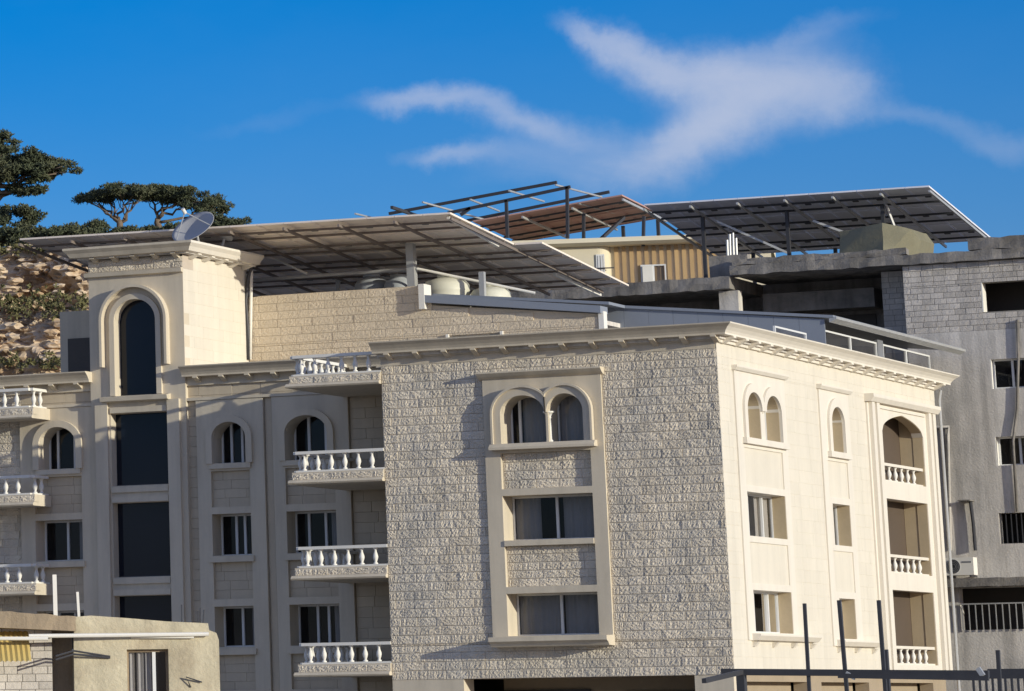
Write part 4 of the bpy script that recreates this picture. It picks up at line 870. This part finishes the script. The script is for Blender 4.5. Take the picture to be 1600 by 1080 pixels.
# ------------------------------------------------------------------ hillside with cliff
def smooth(a, b, x): t_ = max(0, min(1, (x-a)/(b-a))); return t_*t_*(3-2*t_)
def hz(x, y):
    k = 1-smooth(-44, -26, x)
    base = -3.3+smooth(44, 58, y)*(22*k+2)+smooth(58, 110, y)*(3*k)+smooth(110, 260, y)*5*k
    return base+noise.noise(Vector((x*.06, y*.06, 0)))*1.2*k*smooth(30, 45, y)
xs = [-260+i*4 for i in range(82)]; ys = [24+j*3 for j in range(30)]+[114+j*12 for j in range(24)]
hm = MB(); hm.add([(x, y, hz(x, y)) for y in ys for x in xs], [(j*len(xs)+i, j*len(xs)+i+1, (j+1)*len(xs)+i+1, (j+1)*len(xs)+i) for j in range(len(ys)-1) for i in range(len(xs)-1)])
hill = hm.build('hillside', 'hill_green', None, True, kind='structure')
# rock cliff: ledges stacked up the slope
cm_ = MB(); nu_, nv_ = 260, 170
prof = [(41.5, 8.0), (43, 12.4), (44.5, 15.6), (46.5, 16.2), (47.2, 17.9), (49.6, 18.3), (50.1, 20.6), (51.0, 21.3), (55, 21.6)]
def cliff_pt(i, j):
    x = -75+41*i/nu_; t_ = j/nv_*(len(prof)-1); k = min(int(t_), len(prof)-2); f = t_-k
    y = prof[k][0]+(prof[k+1][0]-prof[k][0])*f; z = prof[k][1]+(prof[k+1][1]-prof[k][1])*f
    w_ = noise.noise(Vector((x*.22, z*.35, 3)))*1.5+noise.noise(Vector((x*.7, z*1.3, 9)))*.75+abs(noise.noise(Vector((x*1.3, z*3.0, 5))))*1.0+abs(noise.noise(Vector((x*3, z*5, 12))))*.45+noise.noise(Vector((x*5, z*9, 2)))*.2
    z2 = z+noise.noise(Vector((x*.3, y*.4, 7)))*.55+(smooth(-47, -36, x))*-7
    return (x+noise.noise(Vector((x*1.3, z*2.5, 1)))*.35, y-w_+.0, z2)
cm_.add([cliff_pt(i, j) for j in range(nv_+1) for i in range(nu_+1)], [(j*(nu_+1)+i, j*(nu_+1)+i+1, (j+1)*(nu_+1)+i+1, (j+1)*(nu_+1)+i) for j in range(nv_) for i in range(nu_)])
cm_.build('cliff', 'rock', None, kind='structure')
bl = []
for i in range(10):
    rgb = random.Random(i); bm = bmesh.new(); bmesh.ops.create_icosphere(bm, subdivisions=2, radius=1)
    for v in bm.verts: v.co *= 1+.7*noise.noise(v.co*1.7+Vector((i*5, 0, 0))); v.co.z *= .62
    me = bpy.data.meshes.new('rock'); bm.to_mesh(me); bm.free(); me.materials.append(MATS['rock']); bl.append(me)
hc = [o for o in bpy.data.objects if o.name.startswith('cliff')][0]
rgb = random.Random(5)
for i in range(60):
    px_, py_ = rgb.uniform(-20, 130), rgb.choice([rgb.uniform(395, 460), rgb.uniform(500, 570), rgb.uniform(395, 570)])
    Y_ = 43.5+(575-py_)/190*7.5-rgb.uniform(-.2, .7); c = at(px_, py_, Y=Y_); s_ = rgb.uniform(.14, .42)
    link('rock', bl[i % 10], hc, Matrix.Translation(c) @ Matrix.Rotation(rgb.uniform(0, 6), 4, 'Z') @ Matrix.Diagonal((s_*1.3, s_, s_*rgb.uniform(.6, 1), 1)))

# ------------------------------------------------------------------ vegetation
def tuft(mb, c, s_, rgx, k=7, flat=.6):
    for _ in range(k):
        d = Vector((rgx.gauss(0, 1), rgx.gauss(0, 1), rgx.gauss(.35, .8))).normalized(); l_ = s_*rgx.uniform(.6, 1.2)
        q = d.cross(Vector((rgx.gauss(0, 1), rgx.gauss(0, 1), rgx.gauss(0, 1)))).normalized()*s_*.17
        mb.add([c-q*.6, c+q*.6, c+d*l_*.55+q, c+d*l_, c+d*l_*.55-q], [(0, 1, 2, 3, 4)])
def branch(mb, a, b, r0, r1, rgx, n=6, wob=.12):
    a, b = Vector(a), Vector(b); L_ = (b-a).length
    pts = [a+(b-a)*i/n+Vector((rgx.gauss(0, 1), rgx.gauss(0, 1), rgx.gauss(0, .6)))*wob*L_*.25*(0 if i in (0, n) else 1) for i in range(n+1)]
    mb.tube(pts, r0, 7, r1); return pts
def leaf_clump(mb, c, rad, n, s_, rgx, k=6):
    for _ in range(n):
        d = Vector((rgx.gauss(0, 1), rgx.gauss(0, 1), rgx.gauss(0, 1))).normalized()*(rgx.random()**.45)
        tuft(mb, c+Vector((d.x*rad[0], d.y*rad[1], d.z*rad[2])), s_, rgx, k)
def pine(name, label, base, fork, clumps, seed, s_=.15, dens=62, tr=.26, leaf='pine_needles', grp='pine trees on the hilltop', cat='tree'):
    """base and fork: trunk ends; clumps: list of (centre, (rx, ry, rz))"""
    rgx = random.Random(seed); t_ = thing(name, label, cat, base, grp); tk = MB()
    pts = branch(tk, base, fork, tr, tr*.62, rgx)
    cr = MB()
    for c, rad in clumps:
        c = Vector(c); a_ = pts[-1] if rgx.random() < .65 else pts[-2]
        end = c-Vector((0, 0, rad[2]*.2)); bp = branch(tk, a_, end, tr*.36, tr*.09, rgx, 6, .22)
        for _ in range(3):
            e2 = c+Vector((rgx.uniform(-.8, .8)*rad[0], rgx.uniform(-.8, .8)*rad[1], rgx.uniform(-.3, .3)*rad[2])); branch(tk, bp[rgx.randrange(2, 5)], e2, tr*.13, tr*.04, rgx, 4, .2)
        m_ = max(6, int(rad[0]*rad[1]*7))
        for _ in range(m_):
            th = rgx.uniform(0, 2*pi); q = sqrt(rgx.random())
            cc = c+Vector((cos(th)*q*rad[0], sin(th)*q*rad[1], rgx.uniform(-.7, .8)*rad[2]*sqrt(1-q*q*.8)))
            leaf_clump(cr, cc, (.45, .45, .20), dens, s_, rgx, 5)
    tk.build('trunk', 'bark', t_, True); cr.build('crown', leaf, t_)
    return t_
def P(x, y, Y): return at(x, y, Y=Y)
def cl_(x, y, Y, rx, rz, ry=None): return (P(x, y, Y), (rx*1.13, ry or rx, rz))
pine('pine_tree', 'umbrella pine with forked trunk standing left of its close twin', P(190, 378, 70), P(186, 345, 70), [cl_(140, 312, 70, 1.0, .42), cl_(168, 303, 70.6, 1.25, .5), cl_(196, 298, 69.5, 1.3, .48), cl_(222, 303, 70.3, 1.0, .5), cl_(150, 308, 71.5, 1.1, .42), cl_(205, 308, 71.2, 1.0, .4)], 1)
pine('pine_tree', 'umbrella pine with leaning pale trunks right of its close twin', P(252, 375, 72), P(247, 342, 72), [cl_(232, 300, 72, 1.1, .5), cl_(258, 299, 72.5, 1.3, .5), cl_(284, 303, 71.6, 1.3, .5), cl_(312, 312, 72.2, 1.2, .48), cl_(334, 320, 72.5, .8, .42), cl_(268, 308, 73, 1.2, .42)], 2)
pine('pine_tree', 'low pine bending down to the right behind the satellite dish', P(322, 385, 69), P(326, 352, 69), [cl_(318, 325, 69, 1.0, .6), cl_(336, 336, 69.3, .8, .6), cl_(345, 348, 69, .7, .5), cl_(372, 345, 69, .42, .35), cl_(360, 352, 69.2, .5, .4)], 3)
pine('pine_tree', 'big spreading pine cut by the left edge of the picture', P(-25, 400, 62), P(-14, 300, 62), [cl_(8, 232, 62.6, 1.1, .8), cl_(-15, 225, 62.3, 1.4, .8), cl_(30, 250, 62, 1.5, .75), cl_(60, 256, 62.5, 1.4, .7), cl_(88, 268, 61.8, 1.0, .6), cl_(45, 272, 61.4, 1.7, .6), cl_(10, 268, 61.2, 1.6, .6), cl_(62, 298, 62, .8, .3), cl_(28, 296, 62.2, 1.2, .35), cl_(-25, 255, 62, 1.8, .9)], 4, .16, 62, .34)
for i, (lab, xx, yy, Y_, cls) in enumerate((('dark bushy pine under the big pine at the left edge', 10, 400, 58, [(5, 345, 1.5, .8), (35, 340, 1.1, .8), (20, 370, 1.8, .7), (-15, 365, 1.6, .9), (45, 365, 1.2, .6)]), ('low green pine bush between the big pine and the umbrella pines', 75, 400, 57, [(70, 368, 1.1, .6), (95, 372, 1.1, .55), (55, 380, 1.3, .5), (110, 362, .7, .5), (120, 375, 1.0, .4)]),
        ('low scrubby bush at the foot of the umbrella pines', 145, 395, 64, [(140, 360, .8, .5), (160, 366, .9, .4), (215, 364, .9, .4), (185, 370, 1.2, .35)]), ('pale green low bush behind the dish and umbrella pine trunks', 270, 395, 66, [(235, 362, 1.0, .35), (280, 362, 1.0, .4), (300, 366, 1.2, .35), (265, 368, 1.2, .3)]))):
    pine('bush', lab, P(xx, yy, Y_), P(xx+3, yy-20, Y_), [cl_(a_, b_, Y_+random.uniform(-.6, .6), c_, d_) for a_, b_, c_, d_ in cls], 10+i, .18, 50, .12, 'pine_needles', 'bushes on the hilltop', 'bush')
gr = MB(); rgx = random.Random(8)
for i in range(420):
    px_ = rgx.uniform(-20, 135); py_ = rgx.choice([rgx.gauss(474, 10), rgx.gauss(566, 6), rgx.gauss(474, 10), rgx.gauss(390, 4)])
    Y_ = 43.2+(575-py_)/190*7.5-rgx.uniform(0, .8); tuft(gr, at(px_, py_, Y=Y_), rgx.uniform(.14, .30), rgx, 9)
gr.build('scrub', 'scrub', None, kind='stuff', label='low dry scrub growing on the cliff ledges', category='scrub')
